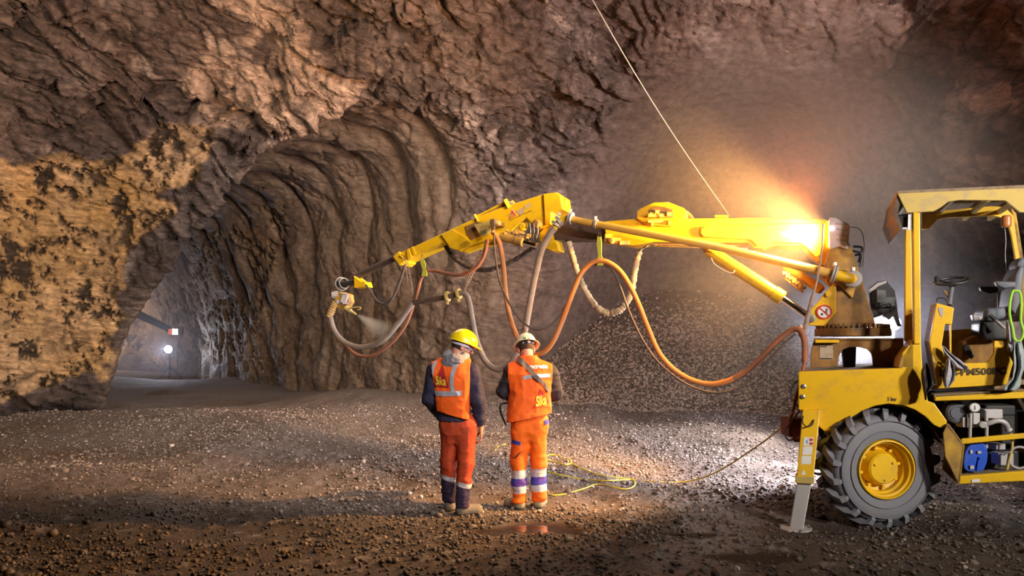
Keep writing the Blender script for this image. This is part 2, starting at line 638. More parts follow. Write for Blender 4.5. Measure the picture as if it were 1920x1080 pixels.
# ------------------------------------------------------------------ floor
def floor_z(x, y):
    p = np.stack([x, y, 0 * x], 1)
    z = .30 * sstep(8.2, 14.5, y) + .18 * fbm(p * .5, 3, 200) * sstep(6.9, 11, y + .25 * np.abs(x)) 
    z = z - .10 * sstep(-9, -6, x) * 0
    w1, w2, cid = worley(p * 7.5, 30)
    clump = np.maximum(0, .38 - w1) * (cid > .55)
    gr = sstep(.25, .55, fbm(p * 1.3, 4, 230))
    nr = sstep(1.5, 2.5, y) * sstep(15.5, 14.5, y)
    z = z + .035 * fbm(p * 1.1, 3, 205) + nr * (.09 * clump * (1 + gr) + .020 * fbm(p * 9, 3, 236, ridged=True) + .03 * fbm(p * 2.2, 3, 237, ridged=True) - .018)
    # berm along the left of the roadway, shallow ruts
    z = z + .06 * np.exp(-((y - 9.0 - .15 * x) / .8) ** 2) * sstep(1.5, -1, x)
    # keep it level where people and machine stand
    flat = sstep(1.3, .5, np.hypot(x + .1, (y - 6.7))) 
    flat2 = np.maximum(sstep(.5, .2, np.hypot(x - 2.55, y - 5.9)), sstep(.9, .4, np.hypot((x - 3.4) * 1.0, y - 6.2)))
    z = z * (1 - np.maximum(flat * .85, flat2 * .8))
    # soft bank at the foot of the back wall
    z = z + .25 * sstep(12.6, 14.4, y) * sstep(-7, -2, x) * sstep(2, 0, x)
    return z


def heap_z(x, y):
    p = np.stack([x, y, 0 * x], 1)
    e = np.hypot(np.maximum(4.6 - x, 0) * .62 + np.maximum(x - 8.5, 0) * .3, (18.0 - y))
    return 3.95 - e * .80 + .22 * fbm(p * .6, 3, 220)


ys = np.concatenate([np.arange(-7, 2, .5), np.arange(2, 15, .045), np.arange(15, 37, .25)])
xs = np.concatenate([np.arange(-26, -12.5, .4), np.arange(-12.5, 10.5, .05), [11, 12]])
gx, gy = np.meshgrid(xs, ys, indexing='ij')
X, Y_ = gx.ravel(), gy.ravel()
Z = floor_z(X, Y_)
pp = np.stack([X, Y_, 0 * X], 1)
w1, w2, cid = worley(pp * 7.5, 30)
gr = sstep(.25, .55, fbm(pp * 1.3, 4, 230))
grav = sstep(-.1, .35, fbm(pp * .7, 3, 235))
clump = np.maximum(0, .38 - w1) * (cid > .55)
PUD = [(.20, 6.12, .34, .17), (-.12, 6.0, .2, .1), (.5, 6.0, .2, .08), (1.9, 5.3, .5, .16), (2.6, 4.7, .35, .12), (1.55, 5.9, .3, .1)]
pud = np.zeros(len(X))
for cx, cy, ax_, ay_ in PUD:
    dd = ((X - cx) / ax_) ** 2 + ((Y_ - cy) / ay_) ** 2 + .5 * fbm(pp * 5, 2, 238)
    pud = np.maximum(pud, sstep(1.25, .6, dd))
zl = {}
Z = Z * (1 - pud) + (-.012) * pud
n_x, n_y = len(xs), len(ys)
ia = (np.arange(n_x - 1)[:, None] * n_y + np.arange(n_y - 1)[None]).ravel()
ff = np.stack([ia, ia + n_y, ia + n_y + 1, ia + 1], 1)
me = np_mesh('floor', np.stack([X, Y_, Z], 1), ff)
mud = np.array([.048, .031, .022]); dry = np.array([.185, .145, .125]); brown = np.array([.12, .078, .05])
n1 = fbm(pp * .8, 4, 240); n2 = fbm(pp * 3.5, 3, 245)
edge = 7.3 - .0 * X + .9 * sstep(-2, -8, X) - 1.4 * sstep(.5, 1.5, X) * sstep(3.5, 1.8, X) + .35 * n1
wet_shade = sstep(.35, -.35, Y_ - (6.55 + 1.0 * sstep(-1.5, -7, X) + .3 * n1))  # wet mud zone; the mask also paints foreground shade into the colour
col = dry + 0 * pp
col = col * (1 - (.6 * sstep(-.1, .5, n1))[:, None]) + brown * (.6 * sstep(-.1, .5, n1))[:, None]
col = col * (1 - wet_shade[:, None] * .9) + mud * wet_shade[:, None] * .9
lt = sstep(.1, .5, n2 + .5 * n1 - .1) * wet_shade * .5
col = col * (1 - lt[:, None]) + np.array([.13, .10, .085]) * lt[:, None]
tt_ = np.clip(((X - 1.17) * 2.13 + (Y_ - 4.86) * 3.34) / (2.13 ** 2 + 3.34 ** 2), -.3, .85)
dl_ = np.hypot(X - 1.17 - tt_ * 2.13, Y_ - 4.86 - tt_ * 3.34)
sheen_ = sstep(.55, .15, dl_ + .45 * fbm(pp * 1.8, 4, 260)) * .75  # pale sheen of wet ground painted into the floor colour
col = col * (1 - sheen_[:, None]) + np.array([.20, .165, .16]) * sheen_[:, None]
pc = ((cid > .8) & (w1 < .35)) * .8
col = col * (1 - pc[:, None]) + np.array([.24, .21, .20]) * pc[:, None]
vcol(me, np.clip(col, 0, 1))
vcol(me, np.stack([np.clip(wet_shade * .8 + pud, 0, 1), pud, 0 * pud], 1), 'Wet')


def floor_mat():
    m, nt, out = new_mat('gravel mud')
    b = nd(nt, 'ShaderNodeBsdfPrincipled', Roughness=.8)
    nt.links.new(b.outputs[0], out.inputs[0])
    at = nd(nt, 'ShaderNodeAttribute', attribute_name='Col')
    wt = nd(nt, 'ShaderNodeAttribute', attribute_name='Wet')
    sp = nt.nodes.new('ShaderNodeSeparateColor')
    nt.links.new(wt.outputs['Color'], sp.inputs[0])
    f = ramp(nt, noise(nt, 22, 6, .75), .35, .7)
    c = mix_col(nt, 1.0, at.outputs['Color'], mix_col(nt, f, (.45, .43, .42), (1.5, 1.48, 1.45)), 'MULTIPLY')
    c = mix_col(nt, sp.outputs[1], c, (.03, .02, .014))
    nt.links.new(c, b.inputs['Base Color'])
    # roughness: dry .9, wet patchy .35, puddle .03
    n = ramp(nt, noise(nt, 5, 6, .7), .35, .65)
    a = nd(nt, 'ShaderNodeMapRange'); nt.links.new(n, a.inputs[0]); a.inputs[3].default_value = .30; a.inputs[4].default_value = .75
    r1 = nt.nodes.new('ShaderNodeMix'); nt.links.new(sp.outputs[0], r1.inputs[0]); r1.inputs[2].default_value = .88; nt.links.new(a.outputs[0], r1.inputs[3])
    r2 = nt.nodes.new('ShaderNodeMix'); nt.links.new(sp.outputs[1], r2.inputs[0]); nt.links.new(r1.outputs[0], r2.inputs[2]); r2.inputs[3].default_value = .04
    nt.links.new(r2.outputs[0], b.inputs['Roughness'])
    st = nd(nt, 'ShaderNodeMath', operation='MULTIPLY_ADD'); nt.links.new(sp.outputs[1], st.inputs[0]); st.inputs[1].default_value = -.97; st.inputs[2].default_value = 1.0
    bp = nd(nt, 'ShaderNodeBump', Distance=.035)
    nt.links.new(st.outputs[0], bp.inputs['Strength'])
    nt.links.new(noise(nt, 24, 5, .75), bp.inputs['Height'])
    nt.links.new(bp.outputs[0], b.inputs['Normal'])
    return m


o = link('floor', me, floor_mat()); tag(o, kind='structure')

# heap surface
hx, hy = np.arange(-1.2, 10.2, .06), np.arange(11.8, 18.2, .06)
gx, gy = np.meshgrid(hx, hy, indexing='ij')
X, Y_ = gx.ravel(), gy.ravel()
ph = np.stack([X, Y_, 0 * X], 1)
Zh = heap_z(X, Y_) + .03 * fbm(ph * 5, 2, 250)
n_y = len(hy)
ia = (np.arange(len(hx) - 1)[:, None] * n_y + np.arange(n_y - 1)[None]).ravel()
ff = np.stack([ia, ia + n_y, ia + n_y + 1, ia + 1], 1)
fz = floor_z(X, Y_)
ok = (Zh > fz - .25)[ff].any(1)
hv, hf = sub_mesh(np.stack([X, Y_, Zh], 1), ff[ok])
me = np_mesh('rubble_heap', hv, hf)
vcol(me, np.tile([.108, .079, .063, .6], (len(hv), 1)))
o = link('rubble_heap', me, M_rock)
tag(o, 'big sloping heap of fine gravel against the back wall behind the yellow boom', 'gravel heap', kind='stuff')

# ------------------------------------------------------------------ loose stones (nobody could count them)
_t = (1 + 5 ** .5) / 2
ICO = np.array([(-1, _t, 0), (1, _t, 0), (-1, -_t, 0), (1, -_t, 0), (0, -1, _t), (0, 1, _t), (0, -1, -_t), (0, 1, -_t), (_t, 0, -1), (_t, 0, 1), (-_t, 0, -1), (-_t, 0, 1)], float)
ICO /= np.linalg.norm(ICO[0])
ICF = np.array([(0, 11, 5), (0, 5, 1), (0, 1, 7), (0, 7, 10), (0, 10, 11), (1, 5, 9), (5, 11, 4), (11, 10, 2), (10, 7, 6), (7, 1, 8), (3, 9, 4), (3, 4, 2), (3, 2, 6), (3, 6, 8), (3, 8, 9), (4, 9, 5), (2, 4, 11), (6, 2, 10), (8, 6, 7), (9, 8, 1)])


def stones(name, pos, size, cols, rs):
    n = len(pos)
    sc = size[:, None] * rs.uniform(.6, 1.25, (n, 3))
    a = rs.uniform(0, 6.28, n)
    v = ICO[None] * (1 + rs.uniform(-.28, .28, (n, 12, 1)))
    v = v * sc[:, None, :]
    ca, sa = np.cos(a)[:, None], np.sin(a)[:, None]
    x = v[:, :, 0] * ca - v[:, :, 1] * sa
    y = v[:, :, 0] * sa + v[:, :, 1] * ca
    v = np.stack([x, y, v[:, :, 2] * .75], 2) + pos[:, None]
    f = (ICF[None] + 12 * np.arange(n)[:, None, None]).reshape(-1, 3)
    me = np_mesh(name, v.reshape(-1, 3), f, smooth=False)
    vcol(me, np.repeat(cols, 12, 0))
    return me


M_stone = None
def stone_mat():
    m, nt, out = new_mat('stone')
    b = nd(nt, 'ShaderNodeBsdfPrincipled', Roughness=.7)
    nt.links.new(b.outputs[0], out.inputs[0])
    at = nd(nt, 'ShaderNodeAttribute', attribute_name='Col')
    f = noise(nt, 40, 4)
    nt.links.new(mix_col(nt, 1.0, at.outputs['Color'], mix_col(nt, f, (.6, .6, .6), (1.3, 1.3, 1.3)), 'MULTIPLY'), b.inputs['Base Color'])
    return m
M_stone = stone_mat()
rs = np.random.RandomState(5)
# on the floor, thicker in drifts
n = 150000
X = rs.uniform(-10, 7.5, n); Yp = 2.3 + 11.5 * rs.uniform(0, 1, n) ** 1.2
pq = np.stack([X, Yp, 0 * X], 1)
dens = sstep(-.25, .45, fbm(pq * .8, 3, 300)) * .75 + .25
keep = (rs.uniform(0, 1, n) < dens) & (np.abs(X / Yp) < .95)
X, Yp, pq = X[keep], Yp[keep], pq[keep]
sz = .006 + .018 * rs.uniform(0, 1, len(X)) ** 2.5 + .03 * (rs.uniform(0, 1, len(X)) > .988) * rs.uniform(.3, 1, len(X))
inp = np.zeros(len(X), bool)
for cx, cy, a_, b_ in PUD[:3]:
    inp |= ((X - cx) / a_) ** 2 + ((Yp - cy) / b_) ** 2 < 1.3
X, Yp, sz = X[~inp], Yp[~inp], sz[~inp]
g = rs.uniform(.45, 1.9, (len(X), 1))
wz = sstep(.35, -.35, Yp - (6.55 + 1.0 * sstep(-1.5, -7, X)))[:, None]  # stones follow the same wet mud and painted foreground shade
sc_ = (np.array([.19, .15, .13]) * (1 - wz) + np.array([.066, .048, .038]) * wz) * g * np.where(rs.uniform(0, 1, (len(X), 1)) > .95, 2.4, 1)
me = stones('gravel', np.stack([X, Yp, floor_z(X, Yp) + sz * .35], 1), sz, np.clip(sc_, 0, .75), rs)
o = link('gravel', me, M_stone)
tag(o, 'loose grey gravel and pebbles scattered over the muddy tunnel floor', 'gravel', kind='stuff')
# on the heap
n = 50000
X = rs.uniform(-1.2, 9.8, n); Yp = rs.uniform(11.8, 17.6, n)
hz = heap_z(X, Yp); fz = floor_z(X, Yp)
pq = np.stack([X, Yp, hz], 1)
top = hz - fz
dn = sstep(2.9, .5, top + .9 * fbm(pq * .6, 2, 310) - .35 * sstep(2, 5, X)) * .93 + .07
keep = (hz > fz - .15) & (rs.uniform(0, 1, n) < dn)
X, Yp, hz = X[keep], Yp[keep], np.maximum(hz, fz)[keep]
sz = .016 + .030 * rs.uniform(0, 1, len(X)) ** 2
g = rs.uniform(.6, 1.45, (len(X), 1))
me = stones('heap_pebbles', np.stack([X, Yp, hz + .01], 1), sz, np.clip(np.array([.27, .195, .145]) * g, 0, .6), rs)
o = link('heap_pebbles', me, M_stone)
tag(o, 'pale pebbles covering the slope of the gravel heap', 'pebbles', kind='stuff')
# one bigger pale stone by the boots
def big_stone(px, py, r, col, label):
    y = CAMZ * F / (py - HZ)
    x = (px - 960) / F * y
    me = stones('stone', np.array([[0, 0, 0.]]), np.array([r]), np.array([col]), rs)
    o = link('stone', me, M_stone)
    o.location = (x, y, float(floor_z(np.array([x]), np.array([y]))[0]) + r * .4)
    tag(o, label, 'stone')
big_stone(789, 934, .032, (.62, .6, .58), 'small white stone on the ground left of the man in the yellow helmet')
big_stone(1384, 1067, .030, (.6, .57, .58), 'pale stone on the muddy ground in the foreground')
big_stone(1283, 914, .032, (.5, .48, .47), 'grey stone beside the yellow cable on the ground')
# ================================================================== the concrete spraying machine
AL = math.radians(24)
NX, NY = math.sin(AL), math.cos(AL)
N3 = Vector((NX, NY, 0)); AX3 = Vector((NY, -NX, 0)); UP = Vector((0, 0, 1))
P0 = NX * 3.40 + NY * 6.05


def M(px, py, d=0.0):
    """point on the machine's long vertical plane; d metres further in across the machine"""
    k = (px - 960) / F
    t = (P0 + d) / (NX * k + NY)
    return Vector((k * t, t, CAMZ - (py - HZ) / F * t))


YEL = (.76, .45, .008)
m_yel = mat_plain('yellow_paint', YEL, .42, dirt=(.24, .15, .05), damt=.45, dscale=5, lo=.52, hi=.75, bump=.08, bscale=40)
m_yeld = mat_plain('dusty_yellow_paint', (.62, .36, .03), .6, dirt=(.17, .10, .055), damt=.95, dscale=4, lo=.30, hi=.62)
m_brown = mat_plain('mud_caked_yellow', (.30, .15, .035), .8, dirt=(.12, .07, .035), damt=1, dscale=5, lo=.4, hi=.65, bump=.3, bscale=30)
m_pale = mat_plain('pale_dusty_yellow', (.52, .38, .10), .7, dirt=(.38, .29, .18), damt=.8, dscale=9)
m_rub = mat_plain('tyre_rubber', (.165, .165, .195), .75, dirt=(.22, .20, .19), damt=.7, dscale=5, bump=.15, bscale=25)
m_blk = mat_plain('black_plastic', (.018, .018, .02), .5, dirt=(.08, .07, .06), damt=.5)
m_steel = mat_plain('worn_steel', (.42, .41, .40), .38, 1, dirt=(.25, .2, .16), damt=.7, dscale=14)
m_chrome = mat_plain('chrome', (.8, .8, .8), .12, 1)
m_grey = mat_plain('grey_casing', (.36, .34, .37), .55, dirt=(.3, .28, .27), damt=.5)
m_silv = mat_plain('galvanised_steel', (.42, .40, .41), .5, .3, dirt=(.4, .36, .32), damt=.6, dscale=8)
m_white = mat_plain('white_sticker', (.72, .72, .72), .6, dirt=(.4, .38, .35), damt=.4, dscale=20)
m_red = mat_plain('red_print', (.55, .035, .02), .6)
m_ink = mat_plain('dark_print', (.06, .04, .02), .7, dirt=(.4, .25, .03), damt=.4, dscale=70)
m_blue = mat_plain('blue_casing', (.03, .10, .62), .35, dirt=(.1, .12, .3), damt=.4)
m_seat = mat_plain('dark_grey_vinyl', (.11, .12, .15), .55, dirt=(.22, .2, .2), damt=.5)
m_yellock = mat_plain('dusty_top', (.26, .19, .12), .9, dirt=(.14, .09, .05), damt=1, dscale=20, bump=.6, bscale=50)
m_lens = mat_plain('lamp_glass', (.9, .85, .8), .3, emit=(1, .80, .75), estr=14)
m_glare = mat_plain('lit_lamp_glass', (.9, .9, .9), .3, emit=(.86, .88, 1), estr=30)

rig = empty('shotcrete_machine', M(1663, 990, .9), 'big yellow concrete spraying machine with long boom, open cab and large wheel', 'machine')


def plate(name, px, d0, th, mat, parent=rig, bevel=.008):
    bm = bmesh.new()
    add_prism(bm, [M(x, y, d0) for x, y in px], N3 * th)
    return bmobj(name, bm, mat, parent, bevel=bevel)


def tube_px(name, pts, rad, mat, parent, n=14, smooth=True):
    bm = bmesh.new()
    add_tube(bm, pts, rad, n)
    return bmobj(name, bm, mat, parent, smooth=smooth, angle=40)


def arc(cx, cy, rx, ry, a0, a1, n):
    return [(cx + rx * math.cos(math.radians(a0 + (a1 - a0) * i / n)), cy + ry * math.sin(math.radians(a0 + (a1 - a0) * i / n))) for i in range(n + 1)]


def text_mesh(txt, shear=0, ext=0, bold=0):
    cu = bpy.data.curves.new('t', 'FONT')
    cu.body = txt
    cu.size = 1
    cu.shear = shear
    cu.offset = bold
    cu.resolution_u = 3
    ob = bpy.data.objects.new('t', cu)
    C.objects.link(ob)
    bpy.context.view_layer.update()
    me = bpy.data.meshes.new_from_object(ob.evaluated_get(bpy.context.evaluated_depsgraph_get()))
    bpy.data.objects.remove(ob)
    return me


def lettering(txt, px, py, wpx, hpx, ang, d, mat, parent, name='lettering', fn=None, shear=0, bold=.02):
    """writing fitted to a box starting at (px,py) baseline-left, rotated by ang degrees"""
    me = text_mesh(txt, shear, bold=bold)
    co_ = [v.co.copy() for v in me.vertices]
    x0, x1 = min(c.x for c in co_), max(c.x for c in co_)
    y0, y1 = min(c.y for c in co_), max(c.y for c in co_)
    ca, sa = math.cos(math.radians(ang)), math.sin(math.radians(ang))
    for v in me.vertices:
        a = (v.co.x - x0) / (x1 - x0) * wpx
        b = (v.co.y - y0) / (y1 - y0) * hpx
        v.co = (fn or M)(px + a * ca + b * -sa * -1 * -1, py - a * sa - b * ca, d)
    me.name = name
    return link(name, me, mat, parent)


def decal(name, px, d, mat, parent):
    bm = bmesh.new()
    bm.faces.new([bm.verts.new(M(x, y, d)) for x, y in px])
    return bmobj(name, bm, mat, parent)


# ---- chassis side plate over the wheel
cp = [(1497, 697), (1690, 690), (1692, 661), (1713, 640), (1727, 640), (1730, 700), (1740, 752), (1752, 756), (1776, 790), (1774, 799), (1762, 802)]
cp += [(1751, 797), (1735, 781), (1715, 768), (1693, 760), (1665, 757), (1640, 761), (1615, 771), (1592, 786), (1572, 803), (1560, 809), (1546, 809), (1530, 795), (1497, 767)]
ch = plate('chassis_side_plate', cp, .0, .04, m_yel)
plate('chassis_side_plate', [(x, y) for x, y in cp], 1.75, .04, m_yeld)
# deck between the plates
bm = bmesh.new()
add_prism(bm, [M(1498, 697, .02), M(1692, 691, .02), M(1692, 691, .02) + N3 * 1.75, M(1498, 697, .02) + N3 * 1.75], UP * -.035)
bmobj('deck', bm, m_yellock, rig)
plate('front_plate', [(1497, 699), (1500, 699), (1500, 770), (1497, 767)], .02, 1.75, m_yeld)
# black underside frame and mudguard liner
plate('under_frame', [(1530, 740), (1760, 735), (1790, 790), (1790, 822), (1560, 830), (1535, 818)], .55, .7, m_blk)
bm = bmesh.new()
pa = [M(x, y, .04) for x, y in arc(1662, 892, 118, 132, 205, 335, 18)]
for a, b in zip(pa, pa[1:]):
    va = [bm.verts.new(p) for p in (a, b, b + N3 * .5, a + N3 * .5)]
    bm.faces.new(va)
bmobj('mudguard', bm, m_brown, rig)
plate('axle', [(1640, 868), (1680, 868), (1680, 902), (1640, 902)], .35, 1.2, m_brown)
lettering('5 bar', 1664, 752, 18, 8, -1, -.004, m_ink, ch)
for (x, y) in ((1507, 724.5), (1505, 744)):
    bm = bmesh.new(); add_lathe(bm, [(.012, 0), (.022, .004), (.022, .012)], M(x, y, -.012), N3, 12); bmobj('bolt', bm, m_steel, ch)
# front tow-bracket, rusty red
bm = bmesh.new(); add_lathe(bm, [(.05, 0), (.085, .02), (.085, .12), (.05, .14)], M(1484, 812, .25), AX3, 20)
add_box(bm, M(1490, 800, .3), .2, .2, .18)
bmobj('tow_bracket', bm, mat_plain('rusty_red', (.22, .06, .045), .8, dirt=(.08, .05, .04), damt=.8), rig, bevel=.01)


# ---- wheels
def make_wheel(c, beta, lab=None):
    wn = Vector((math.sin(beta), math.cos(beta), 0))     # into the machine
    wx, wy, _ = frame(wn)
    c = Vector(c)
    Wd = .30
    bm = bmesh.new()
    prof = [(.272, .03), (.285, .005), (.33, -.006), (.40, -.012), (.455, .004), (.480, .03), (.490, .07), (.494, .15), (.490, Wd - .07), (.480, Wd - .03), (.46, Wd), (.38, Wd + .01), (.30, Wd), (.272, Wd - .03)]
    add_lathe(bm, prof, c, wn, 72, closed=True)
    for r0 in (.345, .435):
        add_lathe(bm, [(r0, -.004), (r0 + .006, -.020), (r0 + .012, -.004)], c, wn, 72, closed=True)
    def pol(r, a, s):
        return c + wn * s + (wx * math.cos(a) + wy * math.sin(a)) * r
    for side in (0, 1):
        for k in range(18):
            a = 2 * math.pi * (k + .5 * side) / 18
            secs = []
            for q, (s, r) in enumerate(((.165, .545), (.11, .549), (.045, .547), (-.006, .520), (-.020, .468), (-.012, .44))):
                s2 = s if side == 0 else Wd - s
                aa = a + (.165 - s) * 1.2
                hw = .052 if q < 3 else (.045 if q < 5 else .03)
                lo_ = .49 if q < 3 else r - .03
                if q >= 3: lo_ = r - .025
                s3 = s2 + (.03 if side == 0 else -.03) * (q >= 3)
                secs.append([bm.verts.new(pol(x_, y_, z_)) for x_, y_, z_ in ((lo_, aa - hw * 1.25, s3), (r, aa - hw, s2), (r, aa + hw, s2), (lo_, aa + hw * 1.25, s3))])
            for A, B in zip(secs, secs[1:]):
                for j in range(4):
                    bm.faces.new((A[j], A[(j + 1) % 4], B[(j + 1) % 4], B[j]))
            bm.faces.new(secs[0]); bm.faces.new(secs[-1][::-1])
    w_ = bmobj('wheel', bm, m_rub, rig, smooth=True, angle=30)
    tag(w_, lab)
    bm = bmesh.new()
    add_lathe(bm, [(.275, .035), (.268, -.004), (.256, -.006), (.25, .02), (.235, .03), (.232, .07), (.215, .085), (.212, .13), (.16, .15), (.05, .15), (.05, .2), (.25, .2), (.275, Wd - .04)], c, wn, 64, closed=True)
    bmobj('rim', bm, m_yel, w_, smooth=True, angle=30)
    bm = bmesh.new()
    add_lathe(bm, [(.001, .035), (.128, .035), (.142, .05), (.148, .09), (.165, .12), (.165, .16)], c, wn, 48)
    for k in range(8):
        a = k * math.pi / 4 + .2
        add_lathe(bm, [(.001, .095), (.016, .095), (.016, .13)], c + (wx * math.cos(a) + wy * math.sin(a)) * .185, wn, 8)
    for k in range(3):
        a = k * math.pi * 2 / 3 + .6
        add_lathe(bm, [(.001, .020), (.012, .022), (.012, .04)], c + (wx * math.cos(a) + wy * math.sin(a)) * .10, wn, 8)
    bmobj('hub', bm, m_yel, w_, smooth=True, angle=30)
    return w_


wc = M(1663, 881.5, 0); wc.z = .545
make_wheel(wc, math.radians(-5), 'large lugged dark tyre on a yellow rim, turned outward')
make_wheel(wc + N3 * 1.55, math.radians(-9))
make_wheel(wc + AX3 * 2.6, AL)
make_wheel(wc + AX3 * 2.6 + N3 * 1.5, AL)


# ---- stabiliser legs
def stabiliser(px_top, px_mid, px_foot, dt, df, stickers=True, w=1.0):
    def L(x, y, d): return M(x, y, d)
    (xa, ya, xb, yb), (xc, yc, xd, yd), (xe, ye, xf, yf) = px_top, px_mid, px_foot
    dm = dt + (df - dt) * .55
    def leg_box(A, B, th, extra=0):
        bm = bmesh.new()
        q = [A[0], A[1], A[1] + N3 * th, A[0] + N3 * th]
        r = [B[0], B[1], B[1] + N3 * th, B[0] + N3 * th]
        va = [bm.verts.new(p) for p in q]; vb = [bm.verts.new(p) for p in r]
        bm.faces.new(va); bm.faces.new(vb[::-1])
        for i in range(4): bm.faces.new((va[i], vb[i], vb[(i + 1) % 4], va[(i + 1) % 4]))
        return bm
    o = bmobj('stabiliser_leg', leg_box((L(xa, ya, dt), L(xb, yb, dt)), (L(xc, yc, dm), L(xd, yd, dm)), .15 * w), m_yel if stickers else m_pale, rig, bevel=.008)
    e = 2.0
    bmobj('collar', leg_box((L(xc - e, yc - 9, dm - .015), L(xd + e, yd - 9, dm - .015)), (L(xc - e, yc + 4, dm - .015), L(xd + e - 1, yd + 4, dm - .015)), .18 * w), m_pale, o, bevel=.006)
    bmobj('inner_leg', leg_box((L(xc + 2, yc, dm + .02), L(xd - 3, yd, dm + .02)), (L(xe, ye, df + .02), L(xf, yf, df + .02)), .11 * w), m_silv, o, bevel=.006)
    f = (L(xe, ye, df) + L(xf, yf, df)) / 2 + N3 * .07
    bm = bmesh.new()
    add_lathe(bm, [(.13 * w, 0), (.15 * w, .012), (.14 * w, .022), (.05, .03)], Vector((f.x, f.y, max(f.z - .025, -.01))), UP, 8)
    bmobj('foot_pad', bm, m_silv, o)
    return o


lg = stabiliser((1505, 768, 1538, 768), (1493, 902, 1525, 904), (1479, 998, 1505, 999), -.06, -.36)
tag(lg, 'yellow leg with warning stickers')
stabiliser((1531, 800, 1549, 800), (1530.5, 838, 1548, 838), (1530, 882, 1547, 883), 2.1, 2.25, False, .9)
def LM(x, y):  # on the slanting front of the near leg
    t = (y - 768) / 135
    return M(x, y, -.06 + (-.36 + .06) * .55 * t - .004)
def quad(name, pts, mat, parent, fn):
    bm = bmesh.new(); bm.faces.new([bm.verts.new(fn(*p)) for p in pts]); return bmobj(name, bm, mat, parent)
for k in range(3):
    y0 = 820 + 17.5 * k; sh = -2.1 * k
    s_ = quad('warning_sticker', [(1507.5 + sh, y0), (1526 + sh, y0), (1524.5 + sh, y0 + 15.5), (1506 + sh, y0 + 15.5)], m_white, lg, LM)
    if k == 0:
        for j in (0, 1):
            quad('red_mark', [(1518, 822 + 7 * j), (1524.5, 822 + 7 * j), (1524, 827 + 7 * j), (1517.5, 827 + 7 * j)], m_red, lg, lambda x, y: LM(x, y) - N3 * .002)
        quad('blue_mark', [(1510, 828), (1515, 823), (1514.5, 833)], mat_plain('pale_blue', (.2, .35, .6), .6), lg, lambda x, y: LM(x, y) - N3 * .002)
quad('warning_triangle', [(1502, 890), (1506.5, 880), (1512, 890.5)], m_white, lg, LM)
tube_px('hose_loop', spline([M(1506, 780, -.09), M(1505, 792, -.12), M(1512, 800, -.14), M(1522, 797, -.12), M(1526, 787, -.09)], 6), .006, m_blk, lg, 8)

# ---- turret base box with arch opening, gear ring, turret
bx = [(1527, 634), (1694, 634), (1694, 688), (1637, 688)] + [(1636, 672), (1633, 662), (1626, 655), (1612, 651), (1592, 651), (1580, 656), (1573, 668), (1571, 688)] + [(1520, 690), (1520, 660)]
base_ = plate('turret_base', bx, .45, .05, m_brown)
plate('base_frame', [(1640, 640), (1694, 640), (1694, 688), (1640, 688)], 1.25, .05, m_brown)
plate('central_block', [(1578, 640), (1606, 640), (1604, 690), (1582, 690)], .8, .25, m_blk)  # plain black block behind the arch opening
bm = bmesh.new(); add_prism(bm, [M(1527, 634, .45), M(1694, 634, .45), M(1694, 634, .45) + N3 * .85, M(1527, 634, .45) + N3 * .85], UP * -.03); bmobj('base_top', bm, m_brown, rig)
plate('shelf', [(1528, 637), (1571, 637), (1575, 640), (1571, 643), (1528, 643)], .36, .10, m_yel)
st = decal('data_plate', [(1537, 648), (1562, 648), (1562, 675), (1537, 675)], .445, mat_plain('dusty_plate', (.42, .33, .24), .8, dirt=(.25, .18, .1), damt=.8, dscale=20), base_)
decal('print_block', [(1538, 671), (1561, 671), (1561, 674), (1538, 674)], .442, m_ink, st)
decal('print_block', [(1538, 649), (1550, 649), (1550, 651), (1538, 651)], .442, m_ink, st)
tc_ = M(1598, 622, .9)
bm = bmesh.new()
add_lathe(bm, [(.30, -.05), (.36, -.045), (.36, .03), (.33, .035)], tc_, UP, 40)
for k in range(44):
    a = 2 * math.pi * k / 44
    add_box(bm, tc_ + Vector((math.cos(a) * .335, math.sin(a) * .335, .055)), .028, .02, .045, Matrix.Rotation(a, 3, 'Z'))
bmobj('slewing_ring', bm, m_brown, rig)
# turret body: two tapering cheeks and a centre
tb = [(1543, 613), (1556, 575), (1566, 500), (1582, 455), (1594, 460), (1603, 486), (1613, 512), (1643, 613)]
tur = plate('turret', tb, .66, .05, m_brown, bevel=.01)
plate('turret_cheek', tb, 1.10, .05, m_brown, tur)
plate('turret_core', [(1560, 613), (1572, 520), (1590, 480), (1600, 520), (1630, 613)], .70, .40, m_brown, tur)
br = plate('turret_bracket', [(1512, 591), (1556, 538), (1568, 530), (1568, 586), (1545, 611), (1520, 611), (1512, 604)], .60, .045, m_yel, tur, .01)
plate('turret_bracket', [(1512, 591), (1556, 538), (1568, 530), (1568, 586), (1545, 611), (1520, 611), (1512, 604)], 1.15, .045, m_yeld, tur, .01)
plate('head_plate', [(1552, 470), (1590, 452), (1603, 480), (1612, 515), (1598, 560), (1570, 530), (1545, 500)], .63, .05, m_yeld, tur, .01)
for x, y, r in ((1552, 552, .035), (1520, 597, .045)):
    bm = bmesh.new(); add_lathe(bm, [(r, 0), (r, -.012), (r * .6, -.014), (r * .6, -.03), (.001, -.03)], M(x, y, .60), N3, 20); bmobj('pin', bm, m_steel if r > .04 else m_yel, br)
